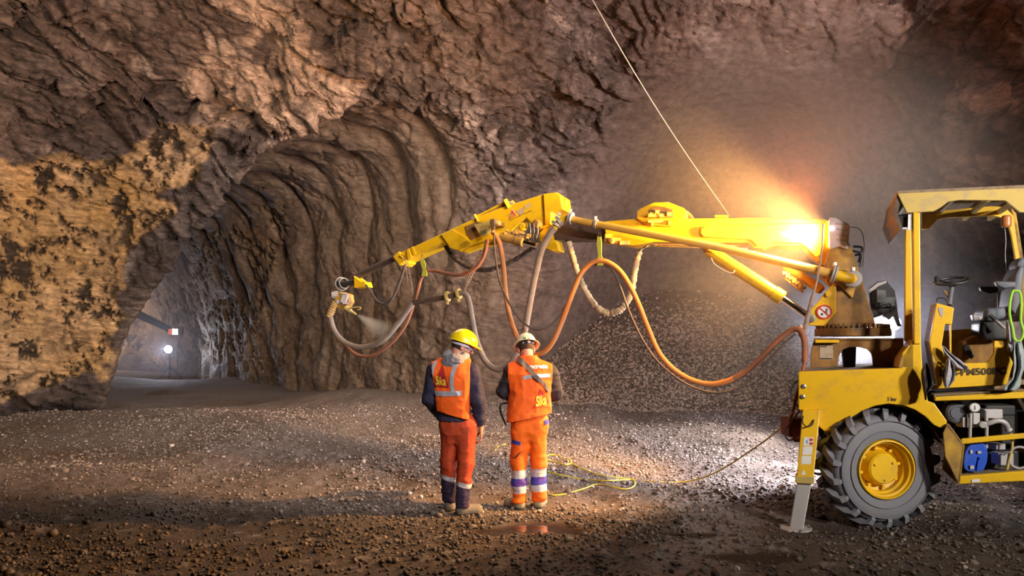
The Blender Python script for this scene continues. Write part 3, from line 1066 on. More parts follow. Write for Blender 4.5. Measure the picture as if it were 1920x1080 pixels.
# prohibition sign
sc0 = M(1545.5, 585, .594)
bm = bmesh.new(); add_lathe(bm, [(.074, 0), (.074, -.003)], sc0, N3, 36); sg_ = bmobj('prohibition_sign', bm, m_white, br)
bm = bmesh.new(); add_lathe(bm, [(.074, -.004), (.074, -.007), (.058, -.007), (.058, -.004)], sc0, N3, 36, closed=True)
R45 = Matrix.Rotation(math.radians(45), 3, 'Y')
q = [sc0 + N3 * -.006 + AX3 * (x * .7071 + z * .7071) + UP * (-x * .7071 + z * .7071) for x, z in ((-.06, -.007), (.06, -.007), (.06, .007), (-.06, .007))]
bm.faces.new([bm.verts.new(p) for p in q]); bmobj('red_ring', bm, m_red, sg_)
bm = bmesh.new(); add_lathe(bm, [(.011, -.004), (.011, -.005)], sc0 + UP * .022 + AX3 * .02, N3, 12)
bm.faces.new([bm.verts.new(sc0 + N3 * -.005 + AX3 * x + UP * z) for x, z in ((.0, .01), (.03, .005), (.02, -.025), (-.005, -.01))])
bm.faces.new([bm.verts.new(sc0 + N3 * -.005 + AX3 * x + UP * z) for x, z in ((-.035, -.01), (-.01, -.015), (-.012, -.035), (-.03, -.035))]); bmobj('pictogram', bm, m_blk, sg_)
# controls cluster behind the turret
bm = bmesh.new()
add_prism(bm, [M(x, y, 1.2) for x, y in ((1630, 540), (1645, 528), (1662, 526), (1678, 545), (1684, 590), (1690, 612), (1684, 612), (1676, 592), (1668, 600), (1655, 590), (1640, 596), (1632, 575))], N3 * .12)
add_box(bm, M(1660, 566, 1.15), .16, .1, .1); add_box(bm, M(1648, 556, 1.1), .1, .1, .14)
add_tube(bm, spline([M(1640, 560, 1.1), M(1652, 575, 1.0), M(1668, 570, 1.05), M(1672, 585, 1.1)]), .012, 8)
bmobj('valve_bank', bm, m_blk, rig, bevel=.006)
plate('valve_cover', [(1628, 543), (1645, 530), (1662, 526), (1662, 531), (1647, 537), (1632, 549)], 1.1, .1, m_silv)
bm = bmesh.new()
for i, (x0, y0, x1, y1) in enumerate(((1598, 470, 1613, 500), (1596, 480, 1610, 492), (1600, 462, 1612, 484))):
    add_tube(bm, spline([M(x0, y0, .7 + .04 * i), M((x0 + x1) / 2 + 10, (y0 + y1) / 2 - 8, .7 + .04 * i), M(x1, y1, .7 + .04 * i)]), .012, 8)
add_tube(bm, spline([M(1590, 425, .8), M(1612, 430, .85), M(1620, 455, .9), M(1618, 500, .9)]), .004, 6)
bmobj('hydraulic_lines', bm, m_blk, tur, smooth=True)

# ---- floodlight on the turret
m_lampbox = mat_plain('pale_lamp_casing', (.66, .60, .64), .5, dirt=(.4, .35, .35), damt=.4)
fl = plate('floodlight', [(1555, 407), (1566, 408), (1592, 420), (1593, 432), (1590, 468), (1574, 462), (1556, 468)], .60, .30, m_lampbox, bevel=.012)
tag(fl, 'grey box-shaped floodlight, lit')
plate('lamp_bracket', [(1577, 462), (1592, 455), (1592, 478), (1590, 487), (1580, 484), (1580, 470)], .75, .14, m_silv, fl, .005)
bm = bmesh.new()
for k in range(4):
    y = 418 + 10 * k
    add_prism(bm, [M(1568, y, .592), M(1590, y + 3.5, .592), M(1590, y + 5, .592), M(1568, y + 1.5, .592)], N3 * .02)
bmobj('cooling_fins', bm, m_silv, fl)
bm = bmesh.new()
g0 = [M(1554.2, 413, .72), M(1554.2, 462, .72)]
add_prism(bm, [g0[0], g0[1], g0[1] + N3 * .22, g0[0] + N3 * .22], AX3 * .006)
bmobj('lamp_glass', bm, mat_plain('amber_lamp_glass', (.9, .8, .7), .3, emit=(1, .62, .25), estr=30), fl)
bm = bmesh.new(); add_lathe(bm, [(.02, 0), (.02, -.006)], M(1559.5, 428, .598), N3, 14); bmobj('indicator_lamp', bm, m_lens, fl)

# ---- boom
D0, DW = .74, .34
bo = plate('boom', [(1132, 415), (1194, 410), (1440, 408), (1548, 411), (1556, 418), (1556, 470), (1549, 500), (1536, 492), (1520, 480), (1505, 462), (1452, 460), (1430, 466), (1412, 464), (1404, 455), (1225, 454), (1183, 460), (1136, 452)], D0, DW, m_yel, bevel=.014)
plate('boom_side_panel', [(1314, 428), (1322, 425), (1452, 420), (1540, 418), (1541, 478), (1530, 482), (1510, 462), (1500, 456), (1452, 454), (1420, 462), (1408, 449), (1318, 444), (1313, 437)], D0 - .03, .035, m_yel, bo, .01)
plate('boom_lug', [(1340, 403), (1364, 403), (1364, 410), (1340, 410)], D0 + .1, .1, m_yel, bo, .004)
plate('boom_extension', [(1036, 419), (1136, 417), (1136, 449), (1040, 450)], D0 + .05, DW - .1, mat_plain('black_dusty_steel', (.06, .035, .028), .5, dirt=(.16, .09, .06), damt=.6), bo, .01)
cov = [(1194, 410), (1194, 396), (1200, 391), (1226, 379), (1252, 378), (1282, 390), (1287, 396), (1287, 409), (1258, 425), (1215, 422)]
cv_ = plate('boom_cover', cov, D0 - .04, .10, m_yel, bo, .01)
plate('boom_cover', [(1196, 410), (1196, 396), (1228, 379.5), (1254, 379), (1290, 396), (1298, 404), (1298, 410)], D0 + .1, .2, m_yeld, bo, .01)
plate('cover_recess', [(1217, 409), (1217, 394), (1226, 388), (1246, 388), (1261, 393), (1262, 408)], D0 - .055, .012, m_brown, cv_, .003)
bm = bmesh.new()
for x, y, s in ((1222, 402, .045), (1232, 398, .05), (1240, 404, .05), (1254, 402, .05)):
    add_box(bm, M(x, y, D0 - .07), s, .05, s * .8)
add_tube(bm, spline([M(1226, 406, D0 - .1), M(1230, 398, D0 - .12), M(1236, 404, D0 - .1)], 5), .006, 6)
add_box(bm, M(1238, 404, D0 - .055), .28, .05, .035)
add_box(bm, M(1238, 415, D0 - .045), .28, .02, .03)
for x, y in ((1222, 420), (1254, 417)):
    add_lathe(bm, [(.02, 0), (.022, -.03), (.012, -.05)], M(x, y - 3, D0 - .04), UP, 10)
bmobj('valve_block', bm, m_yel, cv_, bevel=.004)
bm = bmesh.new()
add_box(bm, M(1150, 452, D0 - .04), .16, .1, .07); add_box(bm, M(1170, 456, D0 - .02), .12, .1, .05); add_box(bm, M(1140, 447, D0 - .05), .08, .08, .1)
add_lathe(bm, [(.035, 0), (.035, -.06), (.02, -.07)], M(1148, 452, D0 - .08), N3, 14)
bmobj('boom_clamp', bm, m_yeld, bo, bevel=.006)
tube_px('hydraulic_pipe', [M(1225, 462, D0 - .02), M(1330, 466, D0 - .02), M(1402, 467, D0 - .02)], .012, m_steel, bo)
tube_px('hydraulic_pipe', [M(1225, 458, D0 + .05), M(1330, 461, D0 + .05), M(1402, 461, D0 + .05)], .010, m_brown, bo)
bm = bmesh.new()
for k in range(3):
    add_tube(bm, spline([M(1230, 459 + k, D0 + .03 * k), M(1216, 459 + k, D0 + .03 * k), M(1203, 468, D0 + .03 * k), M(1196 + 2 * k, 478, D0 + .03 * k)]), .010, 8)
bmobj('hydraulic_lines', bm, m_seat, bo, smooth=True)

# cylinders
def cyl(name, a, b, r, mat, parent, ext=None, rr=None, d=.5, coll=True):
    a, b = M(*a), M(*b)
    t = b - a
    bm = bmesh.new()
    L = t.length
    pr = [(r * .55, 0), (r, .02), (r, L - .12), (r * 1.13, L - .11), (r * 1.13, L - .01), (r * .8, L)] if coll else [(r * .6, 0), (r, .03), (r, L - .03), (r * .6, L)]
    add_lathe(bm, pr, a, t, 28)
    o = bmobj(name, bm, mat, parent, smooth=True, angle=30)
    if ext:
        e = M(*ext)
        bm = bmesh.new(); add_lathe(bm, [(rr, 0), (rr, (e - b).length)], b, e - b, 20)
        bmobj('piston_rod', bm, m_chrome, o, smooth=True, angle=40)
    return o


c1 = cyl('hydraulic_cylinder', (1326, 468, .62), (1468, 560, .62), .068, m_yel, rig, (1514, 592, .62), .036)
bm = bmesh.new(); add_lathe(bm, [(.05, -.05), (.05, .10)], M(1328, 469, .62), N3, 20); bmobj('cylinder_eye', bm, m_yeld, c1)
tube_px('cylinder_pipe', spline([M(1333, 484, .56), M(1340, 496, .54), M(1358, 508, .54), M(1372, 512, .54), M(1378, 507, .55)], 6), .008, m_silv, c1, 8)
c2 = cyl('hydraulic_cylinder', (1470, 496, 1.0), (1543, 546, 1.0), .052, m_yel, rig, coll=False)
bm = bmesh.new()
a, b = M(1470, 512, .95), M(1506, 540, .95)
for k in range(7):
    add_box(bm, a.lerp(b, k / 6), .05, .05, .035 + .02 * (k % 2))
add_tube(bm, [a - UP * .05, b - UP * .05], .012, 8)
bmobj('lock_valve', bm, m_yeld, c2, bevel=.004)
plate('boom_foot', [(1536, 490), (1562, 470), (1575, 520), (1560, 540), (1540, 520)], .78, .26, m_yeld, bo, .01)

# concrete delivery pipe along the boom
pd = .50
pipe = tube_px('delivery_pipe', [M(1072, 411, pd), M(1117, 420, pd), M(1350, 464, pd), M(1562, 514, pd)], [.038, .040, .043, .046], mat_plain('sand_yellow_pipe', (.62, .36, .06), .5, dirt=(.35, .22, .12), damt=.6, dscale=7), rig, 20)
tag(pipe, 'long dusty yellow rigid pipe')
def flange(p, t, r, w_, parent, name='pipe_coupling', mat=m_silv):
    bm = bmesh.new(); add_lathe(bm, [(r * .8, -w_), (r, -w_ * .9), (r, -w_ * .2), (r * .88, -w_ * .1), (r * .88, w_ * .1), (r, w_ * .2), (r, w_ * .9), (r * .8, w_)], p, t, 28)
    add_box(bm, Vector(p) + UP * (r + .012), .03, .04, .035)
    return bmobj(name, bm, mat, parent, smooth=True, angle=30)
t_ = M(1562, 514, pd) - M(1350, 464, pd)
flange(M(1565, 514, pd), t_, .088, .022, pipe)
flange(M(1117, 419.5, pd), t_, .052, .016, pipe)
flange(M(1070, 409, pd), t_, .072, .022, pipe)
tube_px('pipe_elbow', spline([M(1566, 515, pd), M(1585, 520, pd), M(1598, 524, pd + .05), M(1603, 530, pd + .25)], 5), .052, m_yel, pipe, 20)
flange(M(1599, 523, pd + .04), Vector((.5, .8, -.2)), .085, .02, pipe)
elb = tube_px('pipe_elbow', spline([M(1068, 409, pd), M(1056, 411, pd), M(1047, 417, pd), M(1040, 427, pd)], 5), .040, m_yel, pipe, 20)
flange(M(1049, 414, pd), Vector((-.8, .2, -.6)), .068, .018, pipe)
flange(M(1043, 420, pd), Vector((-.5, .2, -.8)), .066, .016, pipe)

# ---- front arm
A0, AW = .78, .30
fa_ = plate('front_arm', [(1017, 364), (1043, 361), (1053, 367), (1055, 393), (1035, 398), (1033, 420), (1008, 431), (986, 408), (958, 432), (934, 438), (922, 448), (884, 460), (861, 471), (828, 456), (768, 483), (748, 493), (741, 478), (830, 437), (892, 408), (927, 393)], A0, AW, m_yel, bevel=.012)
plate('arm_head', [(1018, 363), (1043, 360), (1051, 365), (1055, 392), (1034, 398), (1033, 421), (1021, 421)], A0 - .03, AW + .06, m_yel, fa_, .014)
plate('arm_pivot_plate', [(1022, 422), (1034, 418), (1048, 470), (1036, 471), (1023, 466), (1010, 455), (1012, 436)], A0 + .02, .22, m_yel, fa_, .01)
plate('feed_rail', [(893, 406), (950, 377), (955, 389), (897, 417)], A0 + .04, .15, m_brown, fa_, .006)
plate('feed_rail_top', [(893, 404), (950, 375), (952, 378), (894, 408)], A0 + .02, .19, m_yel, fa_, .004)
bm = bmesh.new()
add_box(bm, M(951, 384, A0 + .06), .05, .2, .12, Matrix.Rotation(-.45, 3, 'Y'))
add_box(bm, M(961, 384, A0 + .1), .08, .12, .07, Matrix.Rotation(.9, 3, 'Y'))
bmobj('rail_end_stop', bm, m_yel, fa_, bevel=.005)
bm = bmesh.new(); add_box(bm, M(894, 411, A0 + .06), .03, .2, .11, Matrix.Rotation(-.45, 3, 'Y')); bmobj('rail_end_stop', bm, m_yel, fa_, bevel=.005)
bm = bmesh.new()
for k in range(3): add_tube(bm, [M(956 + 2.5 * k, 378 + 1.0 * k, A0 + .02), M(963 + 2.5 * k, 389 + .5 * k, A0 + .02)], .008, 6)
bmobj('rail_hoses', bm, m_silv, fa_)
plate('arm_lower_box', [(826, 440), (848, 430), (873, 445), (884, 458), (862, 470), (845, 466)], A0 - .03, AW, m_yel, fa_, .008)
plate('arm_recess', [(872, 424), (893, 416), (921, 420), (918, 436), (884, 450), (876, 442)], A0 - .012, .012, m_brown, fa_, .003)
plate('cradle_plate', [(888, 421), (905, 418), (924, 410), (926, 425), (912, 438), (900, 442)], A0 - .10, .07, m_pale, fa_, .006)
plate('hose_hanger', [(918, 412), (925.5, 410), (927.5, 432), (921, 434)], .44, .04, m_brown, fa_, .004)
plate('hanger_bar', [(918, 412), (926, 410), (926, 418), (918, 420)], .46, .34, m_brown, fa_, .004)
plate('arm_underplate', [(862, 469), (884, 458), (906, 448), (930, 447), (932, 458), (905, 462), (874, 473)], A0 + .05, .12, m_yel, fa_, .005)
plate('front_clamp', [(737, 481), (747, 471), (757, 490), (748, 497)], A0 - .04, AW + .02, m_yel, fa_, .006)
plate('arm_rib', [(770, 464), (774, 462), (779, 476), (774, 478)], A0 - .02, .03, m_yel, fa_, .004)
plate('arm_rib', [(762, 468), (766, 466), (771, 482), (764, 485)], A0 - .03, .04, m_yel, fa_, .004)
bm = bmesh.new()
for k in range(2):
    a, b = M(748 + 4 * k, 480 - 3 * k, A0 - .05), M(762 + 3 * k, 488 - 2 * k, A0 - .05)
    add_tube(bm, [a, b], .006, 6)
add_tube(bm, [M(756, 488, A0 - .05), M(768, 487, A0 - .07)], .006, 6)
bmobj('clamp_rods', bm, m_chrome, fa_)
ac = cyl('arm_cylinder', (937, 443, .66), (982, 454, .66), .055, m_yeld, fa_, (1006, 460, .66), .036)
bm = bmesh.new()
rr_ = random.Random(3)
for k in range(16):
    x = 948 + 44 * rr_.random(); y = 432 + 10 * rr_.random() + (x - 948) * .12
    add_box(bm, M(x, y, .64 + .05 * rr_.random()), .03 + .05 * rr_.random(), .04, .02 + .03 * rr_.random(), Matrix.Rotation(.2, 3, 'Y'))
bmobj('arm_valves', bm, m_yeld, fa_, bevel=.003)
bm = bmesh.new()
for k in range(5):
    x = 990 + 5 * k
    add_tube(bm, spline([M(x, 415 + 2 * k, .74), M(x + 2, 430, .68), M(x - 3, 444, .70), M(x + 4, 456, .74)], 5), .007, 6)
bmobj('arm_hydraulic_lines', bm, m_blk, fa_, smooth=True)
bm = bmesh.new()
for k in range(3):
    x = 994 + 7 * k
    add_tube(bm, spline([M(x, 420, .66), M(x + 1, 434, .62), M(x - 2, 446, .66)], 5), .006, 6)
bmobj('arm_hydraulic_lines', bm, m_silv, fa_, smooth=True)
bm = bmesh.new(); add_lathe(bm, [(.055, -.02), (.055, -.10), (.035, -.12)], M(1011, 422, A0), N3, 20); bmobj('arm_pin', bm, m_brown, fa_)
bm = bmesh.new(); add_lathe(bm, [(.055, 0), (.055, .05), (.03, .07)], M(1055, 380, A0 + .12), -AX3 * -1, 20); bmobj('head_boss', bm, m_yel, fa_)
bm = bmesh.new(); add_lathe(bm, [(.05, -.005), (.05, -.06), (.03, -.07)], M(982, 426, A0), N3, 20); bmobj('arm_pin', bm, m_yel, fa_)
# markings on the arm
def MA(x, y, d): return M(x, y, d)
tri = decal('red_triangle_logo', [(954, 411), (960, 393), (968, 404)], A0 - .006, m_red, fa_)
quad('triangle_edge', [(953.2, 412), (960, 391.5), (969.2, 405), (968.2, 404.2), (960, 393), (954.2, 411.2)], m_white, fa_, lambda x, y: M(x, y, A0 - .004))
lettering('Sika', 956.2, 409, 9.5, 8, 26, A0 - .010, m_pale, tri)
lettering('Tunneling & Concrete', 955, 415.5, 46, 4.2, 24, A0 - .006, m_ink, fa_, bold=0)
decal('worn_patch', [(967, 396), (979, 390), (984, 393), (982, 399), (976, 402), (975, 406), (973, 402)], A0 - .005, mat_plain('worn_paint', (.42, .30, .22), .7, dirt=(.6, .4, .05), damt=.7, dscale=30), fa_)
decal('worn_patch', [(982, 385), (995, 379), (997, 386), (990, 391), (984, 392)], A0 - .005, mat_plain('worn_paint_pale', (.55, .38, .14), .7, dirt=(.7, .45, .03), damt=.7, dscale=30), fa_)
# lance tube, wrist, nozzle
ln = tube_px('lance', [M(664, 521, .92), M(740, 484, .92)], .046, mat_plain('dark_rubber_sleeve', (.05, .032, .026), .6, dirt=(.14, .08, .05), damt=.6, bump=.2), rig, 20)
tube_px('lance_tip', [M(634, 531, .92), M(646, 534, .92), M(666, 529, .92)], [.05, .046, .044], m_blk, ln, 20)
plate('lance_bracket', [(663, 517), (677, 528), (684, 528), (687, 538), (664, 540)], .84, .16, m_yel, ln, .006)
bm = bmesh.new(); add_lathe(bm, [(.095, 0), (.10, .02), (.09, .03), (.085, .01)], M(640, 533, .88), Vector((.5, -.7, .1)), 28, closed=True)
add_lathe(bm, [(.075, .06), (.08, .08), (.07, .09), (.065, .07)], M(642, 533, .88), Vector((.5, -.7, .1)), 28, closed=True)
bmobj('clamp_ring', bm, m_silv, ln, smooth=True)
nz = plate('nozzle_head', [(626, 552), (636, 546), (652, 552), (654, 566), (648, 576), (634, 580), (628, 570)], .86, .14, m_yeld, ln, .012)
bm = bmesh.new()
add_lathe(bm, [(.05, -.05), (.055, 0), (.055, .05), (.03, .06)], M(629, 553, .88), Vector((.9, .1, .2)), 20)
add_box(bm, M(646, 560, .84), .09, .03, .13, Matrix.Rotation(.3, 3, 'Y'))
add_box(bm, M(634, 566, .83), .05, .04, .05)
bmobj('nozzle_motor', bm, m_grey, nz, bevel=.006)
bm = bmesh.new()
add_box(bm, M(650, 558, .81), .015, .02, .11, Matrix.Rotation(.3, 3, 'Y')); add_box(bm, M(644, 550, .81), .09, .02, .015, Matrix.Rotation(.3, 3, 'Y')); add_box(bm, M(648, 569, .81), .08, .02, .015)
bmobj('nozzle_frame', bm, m_silv, nz)
tube_px('nozzle_handle', spline([M(648, 581, .86), M(660, 577, .82), M(674, 576, .82), M(676, 579, .82), M(670, 581, .82)], 5), .010, m_pale, nz, 8)
bm = bmesh.new()
a, b = M(648, 577, .86), M(672, 592, .86)
add_lathe(bm, [(.035, 0), (.038, .05), (.03, .09), (.032, .10), (.02, .12), (.013, .205)], a, b - a, 18)
ntip = bmobj('spray_nozzle', bm, m_pale, nz, smooth=True, angle=30)
bm = bmesh.new()
a, b = M(630, 566, .84), M(619, 590, .84)
for k in range(6):
    p_ = a.lerp(b, k / 6)
    add_lathe(bm, [(.040, 0), (.050, .008), (.050, .02), (.040, .028)], p_, b - a, 20)
bmobj('hose_sleeve', bm, mat_plain('banded_sleeve', (.45, .27, .12), .7, dirt=(.1, .06, .04), damt=.9, dscale=30), nz)
tube_px('hose_socket', [a, b, b + (b - a) * .15], .043, m_pale, nz, 18)

bm = bmesh.new(); add_lathe(bm, [(.02, .12), (.08, .10), (.11, 0), (.10, -.01)], M(1672, 606, 2.5), N3, 20)
rl_ = bmobj('rear_floodlight', bm, m_blk, rig)
bm = bmesh.new(); add_lathe(bm, [(.095, -.012), (.095, -.02)], M(1672, 606, 2.5), N3, 20); bmobj('lamp_glass', bm, m_glare, rl_)
bm = bmesh.new(); add_tube(bm, [M(1672, 612, 2.56), M(1676, 690, 2.3), M(1676, 705, 1.7)], .025, 8); bmobj('lamp_post', bm, m_blk, rl_)
# ---- cab
rf = plate('cab_roof', [(1683, 363), (1700, 361), (1925, 352), (1940, 400), (1912, 398), (1896, 385), (1885, 376), (1800, 375), (1778, 378), (1762, 390), (1750, 396), (1700, 399)], -.02, .03, m_pale, bevel=.006)
tag(rf, 'dusty yellow open cab roof')
bm = bmesh.new()
a = [M(1683, 363, -.02), M(1950, 351, -.02)]
add_prism(bm, [a[0], a[1], a[1] + N3 * 1.05 - UP * .0, a[0] + N3 * 1.05], UP * .025)
bmobj('roof_panel', bm, m_yellock, rf)
bm = bmesh.new()
for x in (1700, 1782, 1850, 1905):
    p = M(x, 378, .0)
    add_prism(bm, [p, p + AX3 * .03, p + AX3 * .03 + N3 * 1.0, p + N3 * 1.0], UP * .04)
bmobj('roof_cross_bars', bm, m_pale, rf)
# front hood of the roof
bm = bmesh.new()
add_prism(bm, [M(1683, 363, 0), M(1674, 400, 0), M(1688, 432, 0), M(1694, 432, 0), M(1683, 402, 0), M(1690, 372, 0)], N3 * .95)
bmobj('roof_front', bm, mat_plain('dusty_brown_steel', (.11, .075, .05), .8, dirt=(.06, .045, .04), damt=.8), rf)
bm = bmesh.new()
add_box(bm, M(1694, 416, .12), .10, .14, .12, Matrix.Rotation(-AL, 3, 'Z')); rfl = bmobj('cab_lamp', bm, m_blk, rf, bevel=.01)
bm = bmesh.new(); add_prism(bm, [M(1703, 402, .0), M(1722, 400, 0), M(1724, 412, 0), M(1708, 431, 0), M(1702, 431, 0)], N3 * .02); bmobj('corner_gusset', bm, m_white, rf)
FD = .62
plate('far_roof_beam', [(1729, 398), (1858, 386), (1885, 388), (1900, 404), (1907, 420), (1914, 484), (1904, 486), (1896, 440), (1890, 420), (1878, 408), (1860, 404), (1775, 408), (1758, 411), (1750, 420), (1741, 429), (1729, 430)], FD, .04, m_yel, rf, .006)
plate('cab_post', [(1712, 398), (1725, 398), (1727, 645), (1714, 645)], -.02, .07, m_yel, bevel=.008)
plate('cab_post', [(1698, 425), (1709, 425), (1712, 640), (1696, 640)], .42, .06, m_yel, bevel=.008)
plate('rear_post', [(1896, 388), (1906, 400), (1925, 520), (1932, 700), (1922, 700), (1914, 520)], FD, .06, m_yeld, bevel=.008)
bm = bmesh.new(); add_lathe(bm, [(.03, 0), (.04, .02), (.04, .09), (.03, .11)], M(1887, 404, .45), Vector((0, 0, 1)) * -1, 20); bmobj('beacon', bm, mat_plain('amber_beacon', (.45, .16, .05), .4), rf)
plate('post_foot', [(1714, 636), (1714, 690), (1684, 690), (1688, 672), (1700, 655)], .0, .42, m_yeld, bevel=.008)
tube_px('cable', spline([M(1884, 428, .5), M(1886, 450, .5), M(1885, 480, .5), M(1888, 512, .5)]), .003, m_silv, rf, 6)

sp = plate('cab_side_panel', [(1756, 568), (1789, 577), (1785, 608), (1772, 608), (1766, 646), (1772, 671), (1802, 681), (1851, 680), (1863, 663), (1864, 639), (1886, 639), (1888, 660), (1900, 680), (1888, 721), (1758, 729), (1743, 640)], .03, .035, m_yel, bevel=.006)
lettering('Sika-PM500PC', 1761, 706, 126, 13.5, 2.0, .024, m_ink, sp, bold=.03)
bm = bmesh.new()
A = [M(1756, 568, .065), M(1789, 577, .065), M(1785, 608, .065), M(1772, 608, .065), M(1766, 646, .065), M(1772, 671, .065), M(1800, 690, .065), M(1758, 727, .065), M(1743, 640, .065)]
add_prism(bm, A, N3 * .32)
con = bmobj('control_console', bm, m_brown, sp, bevel=.008)
decal('worn_sticker', [(1759, 576), (1769, 578), (1767, 595), (1762, 590)], .026, m_grey, sp)
decal('worn_sticker', [(1748, 668), (1751, 666), (1754, 682), (1750, 680)], .026, m_pale, sp)
plate('console_post', [(1780.5, 606), (1784, 606), (1784, 676), (1780.5, 676)], .05, .02, m_yel, sp, .003)
tube_px('console_handle', spline([M(1757, 566, .15), M(1758, 559, .15), M(1772, 560, .15), M(1776, 567, .15)], 5), .006, m_blk, sp, 8)
# floor tub of the cab
bm = bmesh.new()
add_prism(bm, [M(1745, 722, .06), M(1925, 712, .06), M(1925, 712, .06) + N3 * .9, M(1745, 722, .06) + N3 * .9], UP * -.04)
bmobj('cab_floor', bm, m_yellock, rig)
plate('cab_rear_wall', [(1768, 620), (1900, 610), (1905, 712), (1760, 722)], .62, .03, m_yeld)
plate('cab_tub', [(1805, 640), (1842, 625), (1862, 640), (1862, 664), (1848, 690), (1800, 690)], .35, .22, m_brown)
plate('grab_rail', [(1766, 627), (1838, 625.5), (1838, 628), (1766, 629.5)], .55, .02, m_yeld)
plate('pedal', [(1807, 648), (1815, 644), (1828, 668), (1822, 674), (1808, 660)], .30, .03, m_blk)
# steering wheel
swc = M(1785, 527, .32)
bm = bmesh.new()
ax_ = Vector((-.22, -.22, 1)).normalized()
sx, sy, _ = frame(ax_)
ring = [swc + (sx * math.cos(a) + sy * math.sin(a)) * .135 for a in [2 * math.pi * k / 40 for k in range(40)]]
vs_ = []
for i, p in enumerate(ring):
    rd = (p - swc).normalized()
    vs_.append([bm.verts.new(p + rd * .013 * math.cos(b) + ax_ * .013 * math.sin(b)) for b in [2 * math.pi * j / 8 for j in range(8)]])
for i in range(40):
    for j in range(8):
        bm.faces.new((vs_[i][j], vs_[i][(j + 1) % 8], vs_[(i + 1) % 40][(j + 1) % 8], vs_[(i + 1) % 40][j]))
sw = bmobj('steering_wheel', bm, m_blk, rig, smooth=True)
bm = bmesh.new()
for k in range(3):
    a = 2 * math.pi * k / 3 + .4
    add_tube(bm, [swc - ax_ * .03, swc + (sx * math.cos(a) + sy * math.sin(a)) * .13], .012, 8)
add_lathe(bm, [(.03, -.05), (.035, -.02), (.02, .0)], swc, ax_, 16)
bmobj('spokes', bm, m_blk, sw)
tube_px('steering_column', [swc - ax_ * .03, M(1780, 572, .25)], .02, m_seat, sw, 12)
tube_px('indicator_lever', [M(1780, 560, .3), M(1770, 545, .28)], .010, m_brown, sw, 8)
tube_px('spinner_knob', [swc + sx * .12 + ax_ * .01, swc + sx * .12 + ax_ * .05], .02, m_blk, sw, 10)
# seat
def soft(name, px, d, th, mat, parent, bev):
    o = plate(name, px, d, th, mat, parent, 0)
    b = o.modifiers.new('b', 'BEVEL'); b.width = bev; b.segments = 4; b.limit_method = 'ANGLE'; b.angle_limit = .5
    for p in o.data.polygons: p.use_smooth = True
    return o
se = soft('seat', [(1846, 579), (1886, 574), (1888, 596), (1862, 602), (1843, 600)], .16, .42, m_seat, rig, .03)
soft('seat_suspension', [(1838, 604), (1888, 598), (1892, 636), (1846, 638), (1836, 625)], .20, .36, m_blk, se, .02)
soft('backrest', [(1893, 580), (1904, 590), (1916, 560), (1922, 500), (1912, 497), (1903, 515)], .18, .40, m_seat, se, .03)
soft('headrest', [(1904, 496), (1914, 482), (1930, 484), (1928, 500), (1908, 504)], .24, .26, m_seat, se, .03)
soft('armrest', [(1866, 527), (1905, 528), (1906, 538), (1884, 541), (1870, 536)], .10, .07, m_seat, se, .014)
soft('armrest', [(1837, 537), (1872, 537), (1873, 548), (1856, 551), (1840, 545)], .62, .07, m_blk, se, .014)
tube_px('armrest_post', [M(1872, 548, .65), M(1873, 590, .6)], .012, m_silv, se, 8)
soft('seat_knob', [(1823, 589), (1838, 589), (1842, 600), (1826, 602)], .14, .10, m_silv, se, .012)
tube_px('seat_lever', [M(1855, 590, .12), M(1884, 616, .10)], .014, m_grey, se, 10)
tube_px('seat_lever', [M(1856, 591, .115), M(1866, 600, .11)], .017, m_blk, se, 10)

# ---- lower service bay behind the wheel
plate('side_rail', [(1753, 740), (1925, 730), (1925, 747), (1753, 752)], -.03, .06, m_yel)
bm = bmesh.new(); add_prism(bm, [M(1752, 740, -.03), M(1925, 730, -.03), M(1925, 730, -.03) + N3 * .22, M(1752, 740, -.03) + N3 * .22], UP * -.02); bmobj('step_top', bm, m_yellock, rig)
plate('bay_side_plate', [(1776, 795), (1779, 794), (1809, 836), (1800, 909), (1796, 905), (1772, 856), (1768, 812)], -.03, .02, m_yeld)
bm = bmesh.new(); add_prism(bm, [M(1777, 796, -.03), M(1808, 837, -.03), M(1808, 837, -.03) + N3 * .75, M(1777, 796, -.03) + N3 * .75], AX3 * -.012)
add_prism(bm, [M(1808, 837, -.03), M(1799, 908, -.03), M(1799, 908, -.03) + N3 * .75, M(1808, 837, -.03) + N3 * .75], AX3 * -.012); bmobj('bay_front_plate', bm, m_yeld, rig)
plate('bay_rail', [(1802, 823), (1925, 812), (1925, 822), (1804, 833)], -.02, .04, m_yel)
br2 = plate('bay_rail', [(1800, 893), (1925, 883), (1925, 902), (1798, 908)], -.03, .05, m_yel)
decal('reflector', [(1822, 899), (1838, 898), (1838, 904), (1822, 905)], -.035, m_white, br2)
bm = bmesh.new(); add_prism(bm, [M(1800, 893, -.02), M(1925, 883, -.02), M(1925, 883, -.02) + N3 * .9, M(1800, 893, -.02) + N3 * .9], UP * -.02); bmobj('bay_floor', bm, m_yellock, rig)
plate('bay_back_wall', [(1740, 735), (1960, 728), (1960, 895), (1800, 893)], .85, .04, m_blk)
